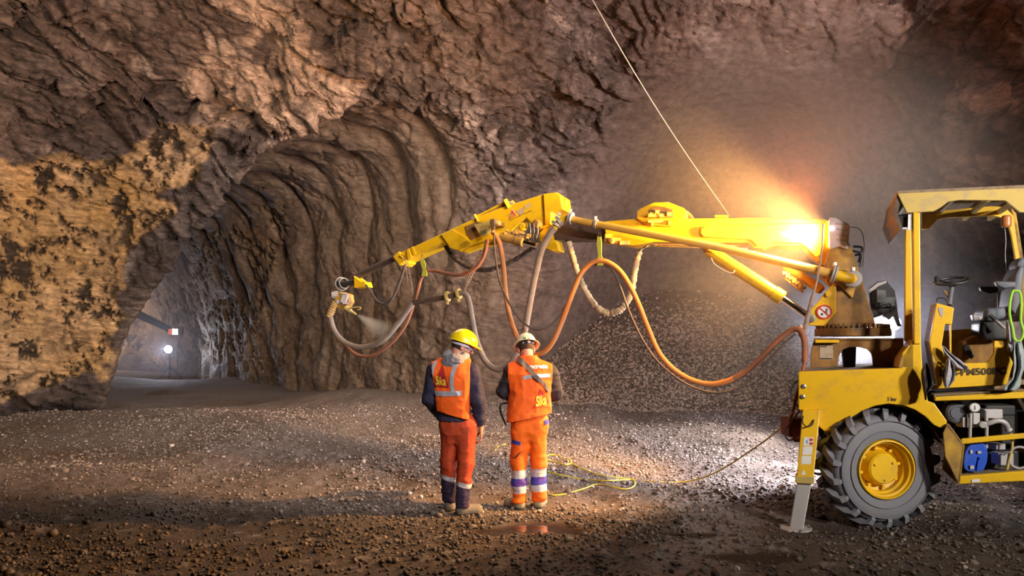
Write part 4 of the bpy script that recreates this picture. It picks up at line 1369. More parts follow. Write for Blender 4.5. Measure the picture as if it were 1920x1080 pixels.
# bay contents
bm = bmesh.new(); add_lathe(bm, [(.03, -.02), (.075, -.02), (.095, -.005), (.1, .03), (.1, .16), (.08, .18)], M(1796, 774, .12), N3, 36)
add_lathe(bm, [(.055, -.028), (.06, -.028), (.06, -.015), (.055, -.015)], M(1796, 774, .12), N3, 30, closed=True)
bmobj('air_filter', bm, m_seat, rig, smooth=True, angle=30)
bm = bmesh.new(); add_lathe(bm, [(.040, 0), (.040, .03)], M(1828, 764, .04), N3, 24); gq = bmobj('pressure_gauge', bm, m_silv, rig)
bm = bmesh.new(); add_lathe(bm, [(.033, -.003), (.033, .0)], M(1828, 764, .04), N3, 24); bmobj('gauge_face', bm, m_white, gq)
bm = bmesh.new(); bm.faces.new([bm.verts.new(M(x, y, .034)) for x, y in ((1827, 768), (1829, 768), (1828.4, 758))]); bmobj('needle', bm, m_blk, gq)
tube_px('pipe', [M(1820, 775, .06), M(1819, 800, .06), M(1818, 832, .08)], .014, m_silv, rig, 12)
tube_px('pipe', [M(1849, 770, .10), M(1850, 800, .10), M(1849, 840, .10)], .014, m_silv, rig, 12)
tube_px('pipe_elbow', spline([M(1838, 796, .10), M(1852, 794, .08), M(1870, 789, .08), M(1884, 793, .09), M(1891, 806, .12)], 5), [.022] * 20 + [.03], m_silv, rig, 16)
bm = bmesh.new(); add_lathe(bm, [(.03, -.03), (.03, .02)], M(1842, 796, .09), N3, 16); add_box(bm, M(1813, 791, .15), .14, .1, .09); add_box(bm, M(1856, 775, .2), .16, .1, .08); add_box(bm, M(1824, 784, .12), .06, .1, .1); bmobj('valve_body', bm, m_silv, rig, bevel=.006)
plate('strut', [(1833, 770), (1837, 770), (1846, 795), (1838, 800)], .3, .02, m_yel)
# blue pump housing
bp_ = [(1808, 878), (1807, 865), (1809, 850), (1815, 838), (1824, 831), (1835, 829), (1846, 833), (1851, 842), (1852, 856), (1850, 868), (1845, 880), (1836, 884), (1832, 884), (1830.5, 884), (1834, 862), (1837, 860), (1833, 857), (1829, 872), (1828, 884), (1815, 884)]
bl = plate('pump_housing', bp_, .04, .16, m_blue, bevel=.010); tag(bl, 'bright blue rounded pump housing')
bm = bmesh.new(); add_box(bm, M(1821, 847, .035), .02, .01, .03); add_box(bm, M(1836, 848, .035), .03, .01, .02); add_box(bm, M(1822, 876, .035), .03, .01, .03); bmobj('fitting', bm, m_silv, bl)
bm = bmesh.new(); add_box(bm, M(1879, 859, .12), .11, .12, .10); add_box(bm, M(1869, 836, .2), .08, .1, .05)
for x in (1872, 1879, 1886): add_lathe(bm, [(.006, 0), (.006, -.02)], M(x, 851, .05), N3, 8)
bmobj('gear_pump', bm, m_grey, rig, bevel=.008)
bm = bmesh.new(); add_box(bm, M(1860, 862, .35), .35, .2, .2); add_box(bm, M(1905, 800, .5), .4, .2, .3); add_box(bm, M(1860, 768, .4), .3, .2, .1); bmobj('engine_block', bm, m_blk, rig, bevel=.02)
tube_px('bay_hose', spline([M(1911 + 20 * math.cos(a), 858 + 20 * math.sin(a), .06) for a in [math.radians(x) for x in range(-150, 190, 20)]], 3), .010, m_grey, rig, 8)
tube_px('bay_hose', spline([M(1895, 812, .08), M(1898, 835, .06), M(1893, 860, .06), M(1888, 880, .06)], 5), .010, m_pale, rig, 8)
# rear body beyond the frame, so the machine carries on
plate('rear_body', [(1935, 600), (2150, 600), (2150, 860), (1935, 860)], .25, 1.3, m_yeld)
# ================================================================== people
def s_cap(p, a, b, ra, rb=None):
    a = np.array(a, float); b = np.array(b, float)
    rb = ra if rb is None else rb
    ab = b - a
    t = np.clip(((p - a) @ ab) / (ab @ ab + 1e-12), 0, 1)
    return np.sqrt(((p - a - t[:, None] * ab) ** 2).sum(1)) - (ra + (rb - ra) * t)


def s_ell(p, c, r, R=None):
    q = p - np.array(c, float)
    if R is not None: q = q @ np.array(R)
    r = np.array(r, float)
    k0 = np.sqrt(((q / r) ** 2).sum(1)); k1 = np.sqrt(((q / r ** 2) ** 2).sum(1)) + 1e-9
    return k0 * (k0 - 1) / k1


def s_loft(p, tab, yaw=0, e=2.3):
    """tab rows: z, cx, cy, half width, half depth"""
    T = np.array(tab, float)
    z = p[:, 2]
    cx, cy, w_, d_ = [np.interp(z, T[:, 0], T[:, i]) for i in (1, 2, 3, 4)]
    x, y = p[:, 0] - cx, p[:, 1] - cy
    if yaw:
        c, s = math.cos(yaw), math.sin(yaw)
        x, y = x * c + y * s, -x * s + y * c
    q = (np.abs(x / w_) ** e + np.abs(y / d_) ** e) ** (1 / e)
    d = (q - 1) * np.minimum(w_, d_)
    return np.maximum(d, np.maximum(T[0, 0] - z, z - T[-1, 0]))


def U(k, *ds):
    r = ds[0]
    for d in ds[1:]: r = smin(r, d, k)
    return r


def sdf_obj(name, fn, lo, hi, h, mat, parent=None, thick=0):
    v, f = surface_nets(fn, lo, hi, h)
    me = np_mesh(name, v, f)
    o = bpy.data.objects.new(name, me); C.objects.link(o)
    for m in (mat if isinstance(mat, list) else [mat]): me.materials.append(m)
    if parent is not None: o.parent = parent
    s = o.modifiers.new('s', 'SMOOTH'); s.factor = .5; s.iterations = 2
    return o


def mat_bands(name, base, bands, kx=0, rough=.75, dirt=None, damt=.5):
    m, nt, out = new_mat(name)
    b = nd(nt, 'ShaderNodeBsdfPrincipled', Roughness=rough)
    nt.links.new(b.outputs[0], out.inputs[0])
    tc = nt.nodes.new('ShaderNodeTexCoord'); sp = nt.nodes.new('ShaderNodeSeparateXYZ'); nt.links.new(tc.outputs['Object'], sp.inputs[0])
    ma = nd(nt, 'ShaderNodeMath', operation='MULTIPLY_ADD'); nt.links.new(sp.outputs[0], ma.inputs[0]); ma.inputs[1].default_value = kx; nt.links.new(sp.outputs[2], ma.inputs[2])
    c = None
    for lo, hi, colr in bands:
        cm = nd(nt, 'ShaderNodeMath', operation='COMPARE'); nt.links.new(ma.outputs[0], cm.inputs[0]); cm.inputs[1].default_value = (lo + hi) / 2; cm.inputs[2].default_value = (hi - lo) / 2
        c = mix_col(nt, cm.outputs[0], c if c else base, colr)
    if c is None:
        c = mix_col(nt, 0.0, base, base)
    if dirt:
        f = ramp(nt, noise(nt, 7, 6, .65), .45, .75)
        mm = nd(nt, 'ShaderNodeMath', operation='MULTIPLY'); nt.links.new(f, mm.inputs[0]); mm.inputs[1].default_value = damt
        c = mix_col(nt, mm.outputs[0], c, dirt)
    nt.links.new(c, b.inputs['Base Color'])
    bp = nd(nt, 'ShaderNodeBump', Strength=.25, Distance=.012); nt.links.new(noise(nt, 16, 4), bp.inputs['Height']); nt.links.new(bp.outputs[0], b.inputs['Normal'])
    return m


SILV = (.55, .56, .62)
m_skin = mat_plain('skin', (.56, .27, .19), .5, dirt=(.40, .17, .12), damt=.35, dscale=12)
m_org = mat_bands('orange_fabric', (.90, .125, .006), [], dirt=(.60, .085, .01), damt=.35)
m_refl = mat_plain('reflective_tape', (.50, .52, .62), .35, .3)
m_navy = mat_bands('navy_fabric', (.018, .016, .050), [], dirt=(.05, .045, .085), damt=.6, rough=.85)
m_black_cl = mat_bands('black_fabric', (.016, .013, .022), [], dirt=(.04, .035, .05), damt=.6, rough=.85)
m_hood = mat_bands('grey_fleece', (.22, .22, .26), [], dirt=(.12, .12, .15), damt=.7, rough=.9)
m_boot = mat_plain('dusty_leather', (.17, .15, .125), .75, dirt=(.30, .26, .22), damt=.7, dscale=14, bump=.3)
m_bootb = mat_plain('tan_leather', (.30, .25, .16), .75, dirt=(.2, .17, .14), damt=.7, dscale=14, bump=.3)
m_sole = mat_plain('boot_sole', (.06, .055, .05), .8, dirt=(.2, .17, .15), damt=.7)
m_hair = mat_plain('dark_hair', (.022, .013, .009), .7, bump=.6, bscale=200)
m_hatY = mat_plain('yellow_helmet', (.86, .64, .008), .28)
m_hatW = mat_plain('cream_helmet', (.72, .66, .52), .4, dirt=(.5, .38, .25), damt=.7, dscale=18)
m_logo = mat_plain('dark_red_print', (.42, .02, .018), .7)
m_logob = mat_plain('worn_red_print', (.72, .045, .02), .7, dirt=(.85, .13, .01), damt=.7, dscale=25)
m_logoy = mat_plain('yellow_print', (.80, .56, .04), .7)
m_whitep = mat_plain('white_print', (.85, .84, .80), .7)
m_bluec = mat_plain('blue_fabric', (.03, .045, .42), .8)
m_strap = mat_plain('grey_brown_strap', (.13, .10, .09), .7, dirt=(.22, .18, .15), damt=.5)


def head_frame(c, yaw, pitch):
    """forward, right, up as columns (local x right, y forward, z up)"""
    R = Matrix.Rotation(yaw, 3, 'Z') @ Matrix.Rotation(pitch, 3, 'X')
    return np.array(c, float), np.array(R)


def f_head(p, c, R, neck):
    q = (p - c) @ R
    d = s_ell(q, (0, -.004, .030), (.076, .098, .096))
    d = U(.03, d, s_ell(q, (0, .030, -.055), (.056, .062, .058)))
    d = U(.02, d, s_ell(q, (0, .074, -.092), (.024, .020, .018)))
    d = U(.012, d, s_cap(q, (0, .094, .012), (0, .116, -.024), .008, .013))
    for s in (-1, 1):
        d = U(.008, d, s_ell(q, (s * .011, .106, -.028), (.009, .010, .008)))
        d = U(.015, d, s_ell(q, (s * .042, .060, -.022), (.024, .028, .020)))
        d = -U(.008, -d, s_ell(q, (s * .031, .098, .006), (.017, .014, .011)))
        d = U(.004, d, s_ell(q, (s * .031, .082, .006), (.0125, .0125, .0125)))
        d = U(.012, d, s_ell(q, (s * .030, .086, .024), (.022, .012, .007)))
        ear = s_ell(q, (s * .079, -.004, -.008), (.009, .021, .033))
        ear = np.maximum(ear, -s_ell(q, (s * .090, .002, -.004), (.008, .011, .019)))
        d = U(.006, d, ear)
    d = U(.006, d, s_ell(q, (0, .092, -.052), (.021, .010, .006)))
    d = U(.006, d, s_ell(q, (0, .088, -.064), (.018, .010, .007)))
    return U(.03, d, s_cap(p, neck, c + R @ np.array([0, -.03, -.05]), .062, .056))


def f_hand(p, w, D, N, T, curl=.45, k=.006):
    w, D, N, T = [np.array(Vector(x), float) for x in (w, D, N, T)]
    D /= np.linalg.norm(D); N /= np.linalg.norm(N); T /= np.linalg.norm(T)
    d = s_cap(p, w - D * .05, w + D * .01, .030, .026)
    for i in range(4):
        off = .032 - .021 * i
        kn = w + D * (.088 - .004 * abs(i - 1)) + T * off
        d = U(.012, d, s_cap(p, w + T * off * .6, kn, .014, .0125))
    for i in range(4):
        off = .032 - .021 * i
        q = w + D * (.088 - .004 * abs(i - 1)) + T * off
        a = curl * .6
        sc_ = (.95, 1.06, 1.0, .78)[i]
        for j, L in enumerate((.043, .027, .022)):
            dr = D * math.cos(a) + N * math.sin(a) + T * (.12 - .08 * i) * .5
            dr /= np.linalg.norm(dr)
            q2 = q + dr * L * sc_
            r0 = (.0100, .0090, .0082, .0074)
            d = smin(d, s_cap(p, q, q2, r0[j], r0[j + 1]), .004)
            q = q2; a += curl * (1.1 + .1 * i)
    q = w + D * .018 + T * .026
    for j, (dr, L) in enumerate(((D * .55 + T * .62 + N * .35, .045), (D * .80 + T * .35 + N * .45, .034), (D * .85 + T * .05 + N * .55, .026))):
        dr = dr / np.linalg.norm(dr)
        q2 = q + dr * L
        d = smin(d, s_cap(p, q, q2, (.015, .0115, .0105)[j], (.0115, .0105, .0085)[j]), .008)
        q = q2
    return d


def merge(parts):
    vs, fs, n = [], [], 0
    for v, f in parts:
        vs.append(v); fs.append(f + n); n += len(v)
    return np.concatenate(vs), np.concatenate(fs)


def f_boot(p, ank, d, L=.255, sole=False):
    a = np.array(ank, float); d = np.array([d[0], d[1], 0.]); d /= np.linalg.norm(d)
    heel = np.array([a[0], a[1], 0]) - d * .055
    toe = heel + d * L
    z = np.array([0, 0, 1.])
    s = s_cap(p, heel + z * .045 + d * .035, toe + z * .042 - d * .045, .047, .050)
    s = U(.03, s, s_cap(p, heel + z * .05 + d * .05, a + z * .03, .052, .062))
    s = U(.03, s, s_cap(p, heel + d * .10 + z * .055, toe - d * .07 + z * .035, .044, .040))
    if sole:
        s = s - .006
        return np.maximum(np.maximum(s, p[:, 2] - .026), -p[:, 2] + .001)
    return np.maximum(s, -p[:, 2] + .004)


def folds(p, s, a=.007, f=7):
    return a * fbm(p * np.array([f, f, f * 1.6]), 3, s, ridged=True)


def helmet(name, c, R, mat, full, parent):
    rings, n = [], 48
    me_v, me_f = [], []
    ax, ay, az = (.112, .140, .125) if not full else (.104, .128, .125)
    prof = [(math.sin(t), math.cos(t), 0) for t in [math.radians(x) for x in (2, 14, 28, 42, 56, 68, 78, 86, 90)]]
    for k in (.12, .4, .75, 1.0): prof.append((1, -.02 - .05 * k, k))
    for s, z, k in prof:
        for j in range(n):
            th = 2 * math.pi * j / n
            cx, cy = math.sin(th), math.cos(th)
            bw = (.036 + .012 * max(0, cy)) if full else (.006 + .050 * max(0, cy) ** 2.2)
            rdg = .004 * math.exp(-((cx * s * ax) / .012) ** 2) * (k == 0) + .003 * math.exp(-((abs(cx * s * ax) - .045) / .010) ** 2) * (k == 0)
            q = np.array([cx * (s * ax + bw * k), cy * (s * ay + bw * k), .050 + az * z + rdg - (.10 * bw if full else .35 * bw) * k * k])
            me_v.append(c + R @ q)
    m = len(prof)
    for i in range(m - 1):
        for j in range(n):
            me_f.append((i * n + j, i * n + (j + 1) % n, (i + 1) * n + (j + 1) % n, (i + 1) * n + j))
    bm = bmesh.new()
    vs = [bm.verts.new(v) for v in me_v]
    for f in me_f: bm.faces.new([vs[i] for i in f])
    bm.faces.new(vs[:n])
    bmesh.ops.recalc_face_normals(bm, faces=bm.faces)
    me = bpy.data.meshes.new(name); bm.to_mesh(me); bm.free()
    me.polygons.foreach_set('use_smooth', np.ones(len(me.polygons), bool))
    o = bpy.data.objects.new(name, me); C.objects.link(o); me.materials.append(mat); o.parent = parent
    s = o.modifiers.new('s', 'SOLIDIFY'); s.thickness = .004; s.offset = 1
    return o


def bvh_of(o):
    me = o.data
    return BVHTree.FromPolygons([v.co for v in me.vertices], [p.vertices for p in me.polygons])


def project(bm, tree, name, mat, parent, off=.006):
    """drop a flat outline (local x,z) onto the back of a garment"""
    dead = []
    for v in bm.verts:
        h = tree.ray_cast(Vector((v.co.x, -.8, v.co.z)), Vector((0, 1, 0)))
        if h[0] is None: dead.append(v)
        else:
            nn = h[1] if h[1].y < 0 else -h[1]
            v.co = h[0] + Vector((0, -off * .8, 0)) + nn * off * .35
    if dead: bmesh.ops.delete(bm, geom=dead, context='VERTS')
    me = bpy.data.meshes.new(name); bm.to_mesh(me); bm.free()
    o = bpy.data.objects.new(name, me); C.objects.link(o); me.materials.append(mat); o.parent = parent
    return o


def ribbon(pts, wid, n=40, m=4):
    P_ = spline([Vector((x, 0, z)) for x, z in pts], 10)
    bm = bmesh.new(); rows = []
    for i, p in enumerate(P_):
        t = (P_[min(i + 1, len(P_) - 1)] - P_[max(i - 1, 0)]).normalized()
        s = Vector((t.z, 0, -t.x))
        w_ = wid if not isinstance(wid, tuple) else wid[0] + (wid[1] - wid[0]) * i / (len(P_) - 1)
        rows.append([bm.verts.new(p + s * w_ * (j / m - .5)) for j in range(m + 1)])
    for a, b in zip(rows, rows[1:]):
        for j in range(m): bm.faces.new((a[j], a[j + 1], b[j + 1], b[j]))
    return bm


def poly_fine(pts, cuts=9):
    bm = bmesh.new()
    bm.faces.new([bm.verts.new((x, 0, z)) for x, z in pts])
    bmesh.ops.triangulate(bm, faces=bm.faces)
    bmesh.ops.subdivide_edges(bm, edges=bm.edges, cuts=cuts, use_grid_fill=True)
    return bm


def text_fine(txt, x0, z0, w_, h_, shear=0, bold=.03, rise=0):
    me = text_mesh(txt, shear, bold=bold)
    bm = bmesh.new(); bm.from_mesh(me)
    xs_ = [v.co.x for v in bm.verts]; ys_ = [v.co.y for v in bm.verts]
    for v in bm.verts:
        a = (v.co.x - min(xs_)) / (max(xs_) - min(xs_)); b = (v.co.y - min(ys_)) / (max(ys_) - min(ys_))
        v.co = Vector((x0 + a * w_, 0, z0 + b * h_ + a * rise))
    bmesh.ops.triangulate(bm, faces=bm.faces)
    return bm


def person(loc, S):
    """S holds the pose; returns the body object with its clothes as children"""
    hc, HR = head_frame(S['head'], S['yaw'], S['pitch'])
    neck = np.array(S['neck'], float)
    (sl, el, wl), (sr, er, wr) = S['armL'], S['armR']
    (hl, kl, al), (hr, kr, ar) = S['legL'], S['legR']
    tor = S['torso']
    # --- body: one figure
    shr = [(z, cx, cy, w_ * .86, d_ * .84) for z, cx, cy, w_, d_ in tor]
    def fb(p):
        d = s_loft(p, shr, S.get('tyaw', 0))
        d = U(.05, d, s_cap(p, neck - [0, 0, .10], neck, .075, .060))
        for s, e, w_ in ((sl, el, wl), (sr, er, wr)):
            d = U(.05, d, s_cap(p, s, e, .052, .042)); d = U(.02, d, s_cap(p, e, w_, .042, .029))
        for h, k, a in ((hl, kl, al), (hr, kr, ar)):
            d = U(.05, d, s_cap(p, h, k, .078, .052)); d = U(.02, d, s_cap(p, k, a, .052, .036))
        return d
    parts = [surface_nets(fb, (-.5, -.35, .08), (.5, .55, 1.66), .014)]
    parts.append(surface_nets(lambda p: f_head(p, hc, HR, neck), hc - .17, hc + .16, .0055))
    for (w_, D, N, T, cu) in S['hands']:
        w_ = np.array(w_, float)
        parts.append(surface_nets(lambda p: f_hand(p, w_, D, N, T, cu), w_ - .20, w_ + .20, .0042))
    v, f = merge(parts)
    me = np_mesh('person', v, f)
    body = bpy.data.objects.new('person', me); C.objects.link(body); me.materials.append(m_skin)
    body.location = loc
    tag(body, S['label'], 'person')
    # --- trousers
    hipw = S['hips']
    def ftr(p):
        d = s_loft(p, hipw) + .012
        for (h, k, a), wd in (((hl, kl, al), 1), ((hr, kr, ar), 1)):
            h, k, a = [np.array(x, float) for x in (h, k, a)]
            d = U(.04, d, s_cap(p, h, k, .098, .080)); d = U(.03, d, s_cap(p, k, a, .080, .066))
        d = d - folds(p * np.array([1, 1, .6]), S['seed'], .014, 6) - folds(p * np.array([1, 1, 2.0]), S['seed'] + 5, .013, 5) * sstep(.75, .1, p[:, 2])
        return np.maximum(d, S['cuff'] - p[:, 2])
    sdf_obj('trousers', ftr, (-.36, -.26, S['cuff'] - .03), (.36, .34, 1.04), .0085, S['m_tr'], body)
    # --- boots
    for a, dr in ((al, S['toeL']), (ar, S['toeR'])):
        a = np.array(a, float)
        lo = np.array([a[0] - .28, a[1] - .28, -.01]); hi = np.array([a[0] + .28, a[1] + .28, .20])
        b_ = sdf_obj('boot', lambda p: f_boot(p, a, dr), lo, hi, .007, S['m_boot'], body)
        sdf_obj('sole', lambda p: f_boot(p, a, dr, sole=True), lo, hi, .007, m_sole, b_)
    # --- jacket with sleeves
    jt = [(z, cx, cy, w_, d_) for z, cx, cy, w_, d_ in tor if z > S['jhem'] - .1]
    jt[0] = (S['jhem'],) + tuple(jt[0][1:])
    def fj(p):
        d = s_loft(p, jt, S.get('tyaw', 0))
        for s, e, w_ in ((sl, el, wl), (sr, er, wr)):
            s, e, w_ = [np.array(x, float) for x in (s, e, w_)]
            d = U(.045, d, s_cap(p, s, e, .083, .070))
            q = e + (w_ - e) * .93
            dd = np.maximum(s_cap(p, e, q, .070, .046), ((p - q) @ (w_ - e)) / np.linalg.norm(w_ - e))
            d = smin(d, dd, .03)
        return d - folds(p, S['seed'] + 9, .014, 7)
    jk = sdf_obj('jacket', fj, (-.46, -.30, S['jhem'] - .06), (.46, .5, 1.6), .0085, S['m_jk'], body)
    # --- vest
    vt = [(z, cx, cy, w_ + .016, d_ + .020) for z, cx, cy, w_, d_ in S['vest']]
    ah = S['arm']
    def fv(p):
        d = s_loft(p, vt, S.get('tyaw', 0), 2.5)
        sh = U(.05, s_cap(p, sl, ((np.array(sl) + neck) / 2), .098, .085), s_cap(p, sr, ((np.array(sr) + neck) / 2), .098, .085))
        d = smin(d, sh, .04)
        d = d - folds(p * np.array([1, 1, .55]), S['seed'] + 20, .014, 7)
        hem = S['hem'][0] + S['hem'][1] * p[:, 0]
        d = np.maximum(d, hem - p[:, 2])
        xl = ah[0] + ah[2] * (1.45 - p[:, 2]); xr = ah[1] - ah[3] * (1.45 - p[:, 2])
        d = np.maximum(d, np.maximum(xl - p[:, 0], p[:, 0] - xr))
        d = np.maximum(d, -(s_cap(p, neck - [0, -.02, .02], neck + [0, .02, .2], .068)))
        return d
    ve = sdf_obj('safety_vest', fv, (-.40, -.32, S['hem'][0] - .16), (.40, .40, 1.6), .0075, m_org, body)
    return body, ve, hc, HR


# ------------------------------------------------------------------ the man on the left
kx_ = .005276
def lx(px): return (px - 857) * kx_
def lz(py): return 1.71 - (py - 640) * kx_
m_tr1 = mat_bands('rust_orange_trousers', (.52, .060, .016), [(-.2, .302, (.022, .018, .06)), (.297, .343, SILV)], kx=.26, dirt=(.16, .03, .015), damt=.6)
S1 = dict(
    label='person in yellow helmet and navy sleeves, head turned right, left of the pair',
    head=(.045, .05, 1.655), yaw=math.radians(-78), pitch=math.radians(-18), neck=(-.005, .015, 1.53),
    armL=((-.225, .0, 1.41), (-.275, .02, 1.14), (-.20, .20, .97)),
    armR=((.145, -.02, 1.41), (.205, -.04, 1.13), (.235, .02, .86)),
    legL=((-.07, .04, .88), (-.095, .08, .50), (-.085, .14, .13)), legR=((.095, .0, .88), (.080, .0, .50), (.055, -.02, .11)),
    torso=[(.90, -.03, .02, .165, .125), (1.0, -.035, .02, .165, .120), (1.15, -.04, .015, .175, .120), (1.30, -.045, .01, .195, .125), (1.40, -.045, .005, .195, .115), (1.47, -.035, .01, .150, .090), (1.54, -.015, .02, .07, .065)],
    vest=[(.88, -.03, .02, .175, .135), (1.0, -.035, .02, .175, .130), (1.15, -.04, .015, .185, .126), (1.30, -.045, .01, .20, .128), (1.40, -.045, .005, .195, .118), (1.47, -.035, .01, .155, .095), (1.55, -.015, .02, .08, .070)],
    hem=(.975, -.27), arm=(-.245, .135, .12, .02), tyaw=math.radians(-14),
    hips=[(.70, .01, .03, .135, .085), (.80, .01, .02, .168, .115), (.90, .005, .02, .178, .125), (1.0, -.02, .02, .165, .118)],
    toeL=(.25, 1), toeR=(1, .35), cuff=.075, jhem=.93, seed=500, m_tr=m_tr1, m_jk=m_navy, m_boot=m_boot,
    hands=[((.237, .022, .845), (.02, .06, -1), (-1, .15, 0), (0, 1, .1), .5), ((-.19, .225, .955), (.75, .5, -.25), (-.3, -.6, -.5), (.1, .5, .8), .7)])
man1, vest1, hc1, HR1 = person((-.543, 6.6, .0), S1)
helmet('hard_hat', hc1, HR1, m_hatY, False, man1)
def hair(c, R, parent, mat, low=-.045):
    def f(p):
        q = (p - c) @ R
        d = s_ell(q, (0, -.008, .030), (.083, .105, .102))
        d = np.maximum(d, q[:, 1] - .02 + .35 * q[:, 2])
        d = np.maximum(d, low - q[:, 2])
        d = np.maximum(d, -s_ell(q, (0, .06, -.03), (.12, .075, .06)))
        return d - .003 * fbm(p * 60, 2, 3)
    return sdf_obj('hair', f, c - .16, c + .16, .006, mat, parent)
hair(hc1, HR1, man1, m_hair, -.095)
def band(c, R, z, a0, a1, w_, parent, mat, name, rx=.084, ry=.105, tilt=0):
    bm = bmesh.new(); rows = []
    for i in range(25):
        a = math.radians(a0 + (a1 - a0) * i / 24)
        q = lambda zz, e: Vector(c + R @ np.array([(rx + e) * math.sin(a), (ry + e) * math.cos(a), zz + tilt * math.cos(a)]))
        rows.append([bm.verts.new(q(z - w_ / 2, 0)), bm.verts.new(q(z + w_ / 2, 0)), bm.verts.new(q(z + w_ / 2, .004)), bm.verts.new(q(z - w_ / 2, .004))])
    for A, B in zip(rows, rows[1:]):
        for j in range(4): bm.faces.new((A[j], A[(j + 1) % 4], B[(j + 1) % 4], B[j]))
    bmesh.ops.recalc_face_normals(bm, faces=bm.faces)
    me = bpy.data.meshes.new(name); bm.to_mesh(me); bm.free()
    o = bpy.data.objects.new(name, me); C.objects.link(o); me.materials.append(mat); o.parent = parent
    return o
g1 = band(hc1, HR1, .018, 60, 300, .024, man1, mat_plain('pale_lilac_plastic', (.50, .46, .60), .4), 'safety_glasses', .088, .112)
band(hc1, HR1, .008, -62, 62, .036, g1, mat_plain('tinted_lens', (.30, .24, .42), .15), 'lens', .080, .112)
# hood of a grey sweater bunched round the neck
def f_hood(p):
    n = np.array([-.015, .0, 1.550])
    d = 9 + 0 * p[:, 0]
    for k in range(14):
        a = 2 * math.pi * k / 14; b = 2 * math.pi * (k + 1) / 14
        r0 = lambda t: (n[0] + .085 * math.cos(t), n[1] + .080 * math.sin(t) - .01, n[2] + .030 * math.cos(t) * 0 + .02 * math.sin(t) - .0)
        d = smin(d, s_cap(p, r0(a), r0(b), .042 + .012 * math.sin(3 * a), .042 + .012 * math.sin(3 * b)), .02)
    d = smin(d, s_ell(p, (-.04, -.080, 1.500), (.10, .040, .060)), .03)
    return d - folds(p, 77, .009, 16)
sdf_obj('hood', f_hood, (-.25, -.22, 1.36), (.2, .18, 1.64), .007, m_hood, man1)
t1 = bvh_of(vest1)
project(ribbon([(lx(809), lz(736)), (lx(835), lz(736.5)), (lx(868), lz(735))], .048), t1, 'reflective_band', m_refl, vest1)
project(ribbon([(lx(865), lz(670)), (lx(856), lz(685)), (lx(850), lz(706)), (lx(850), lz(722)), (lx(853), lz(736))], .040), t1, 'reflective_band', m_refl, vest1)
project(ribbon([(lx(819), lz(677)), (lx(814), lz(690)), (lx(811), lz(712)), (lx(811.5), lz(734))], .030), t1, 'reflective_band', m_refl, vest1)
l1 = project(poly_fine([(lx(832), lz(683)), (lx(844.5), lz(725)), (lx(814.5), lz(724))]), t1, 'triangle_logo', m_logo, vest1, .008)
project(text_fine('Sika', lx(819), lz(720), .105, .088, bold=.02, rise=-.01), t1, 'lettering', m_logoy, vest1, .013)
project(poly_fine([(lx(835), lz(751)), (lx(837), lz(751)), (lx(837), lz(751.6)), (lx(835), lz(751.6))], 1), t1, 'seam', m_org, vest1, .004)

# ------------------------------------------------------------------ the man on the right
kx_ = .005436
def rx_(px): return (px - 990) * .005436
def rz_(py): return 1.71 - (py - 640) * .005436
m_tr2 = mat_bands('bright_orange_trousers', (.98, .165, .006), [(.175, .408, SILV), (.245, .325, (.03, .045, .42))], kx=-.05, dirt=(.60, .09, .01), damt=.4)
S2 = dict(
    label='person in cream full-brim helmet and orange trousers, strap across the back',
    head=(-.015, .06, 1.625), yaw=math.radians(8), pitch=math.radians(-26), neck=(.0, .02, 1.50),
    armL=((-.165, .0, 1.395), (-.245, .06, 1.20), (-.155, .29, 1.10)),
    armR=((.225, .0, 1.385), (.285, .06, 1.18), (.185, .29, 1.09)),
    legL=((-.075, .02, .87), (-.092, .03, .49), (-.092, .0, .105)), legR=((.095, .02, .87), (.112, .05, .49), (.112, .05, .105)),
    torso=[(.92, .02, .02, .165, .125), (1.0, .02, .02, .165, .120), (1.15, .025, .015, .180, .120), (1.28, .03, .01, .200, .125), (1.38, .03, .005, .190, .115), (1.45, .02, .01, .145, .090), (1.52, .0, .02, .07, .065)],
    vest=[(.82, .015, .01, .245, .175), (.92, .02, .01, .225, .165), (1.05, .022, .012, .205, .145), (1.18, .025, .01, .190, .130), (1.28, .03, .01, .200, .128), (1.38, .03, .005, .190, .118), (1.45, .02, .01, .155, .098), (1.52, .005, .015, .095, .080), (1.56, .0, .02, .08, .076)],
    hem=(.935, .22), arm=(-.205, .245, -.02, .02),
    hips=[(.70, .01, .03, .150, .09), (.80, .015, .02, .183, .120), (.90, .018, .02, .190, .128), (1.0, .02, .02, .175, .120)],
    toeL=(-.75, .8), toeR=(.30, 1), cuff=.070, jhem=.97, seed=600, m_tr=m_tr2, m_jk=m_black_cl, m_boot=m_bootb,
    hands=[((-.145, .31, 1.095), (.5, .8, .05), (.3, -.2, -.9), (.8, -.5, .2), .55), ((.175, .31, 1.085), (-.5, .8, .05), (-.3, -.2, -.9), (-.8, -.5, .2), .55)])
man2, vest2, hc2, HR2 = person((.163, 6.8, .0), S2)
h2 = helmet('hard_hat', hc2, HR2, m_hatW, True, man2)
hair(hc2, HR2, man2, mat_plain('brown_hair', (.05, .022, .012), .75, bump=.6, bscale=200), -.115)
bd = band(hc2, HR2, .034, 100, 260, .026, h2, m_blk, 'head_band', .092, .112)
bm = bmesh.new()
kp = Vector(hc2 + HR2 @ np.array([.008, -.118, .028]))
add_lathe(bm, [(.012, 0), (.016, .003), (.016, .012), (.010, .016)], kp, Vector(HR2 @ np.array([0, -1, 0])), 18)
for s in (-1, 1): add_box(bm, Vector(hc2 + HR2 @ np.array([s * .045 + .008, -.102, .028])), .03, .008, .014)
me = bpy.data.meshes.new('ratchet_knob'); bm.to_mesh(me); bm.free()
o = bpy.data.objects.new('ratchet_knob', me); C.objects.link(o); me.materials.append(m_grey); o.parent = bd
th = bvh_of(h2)
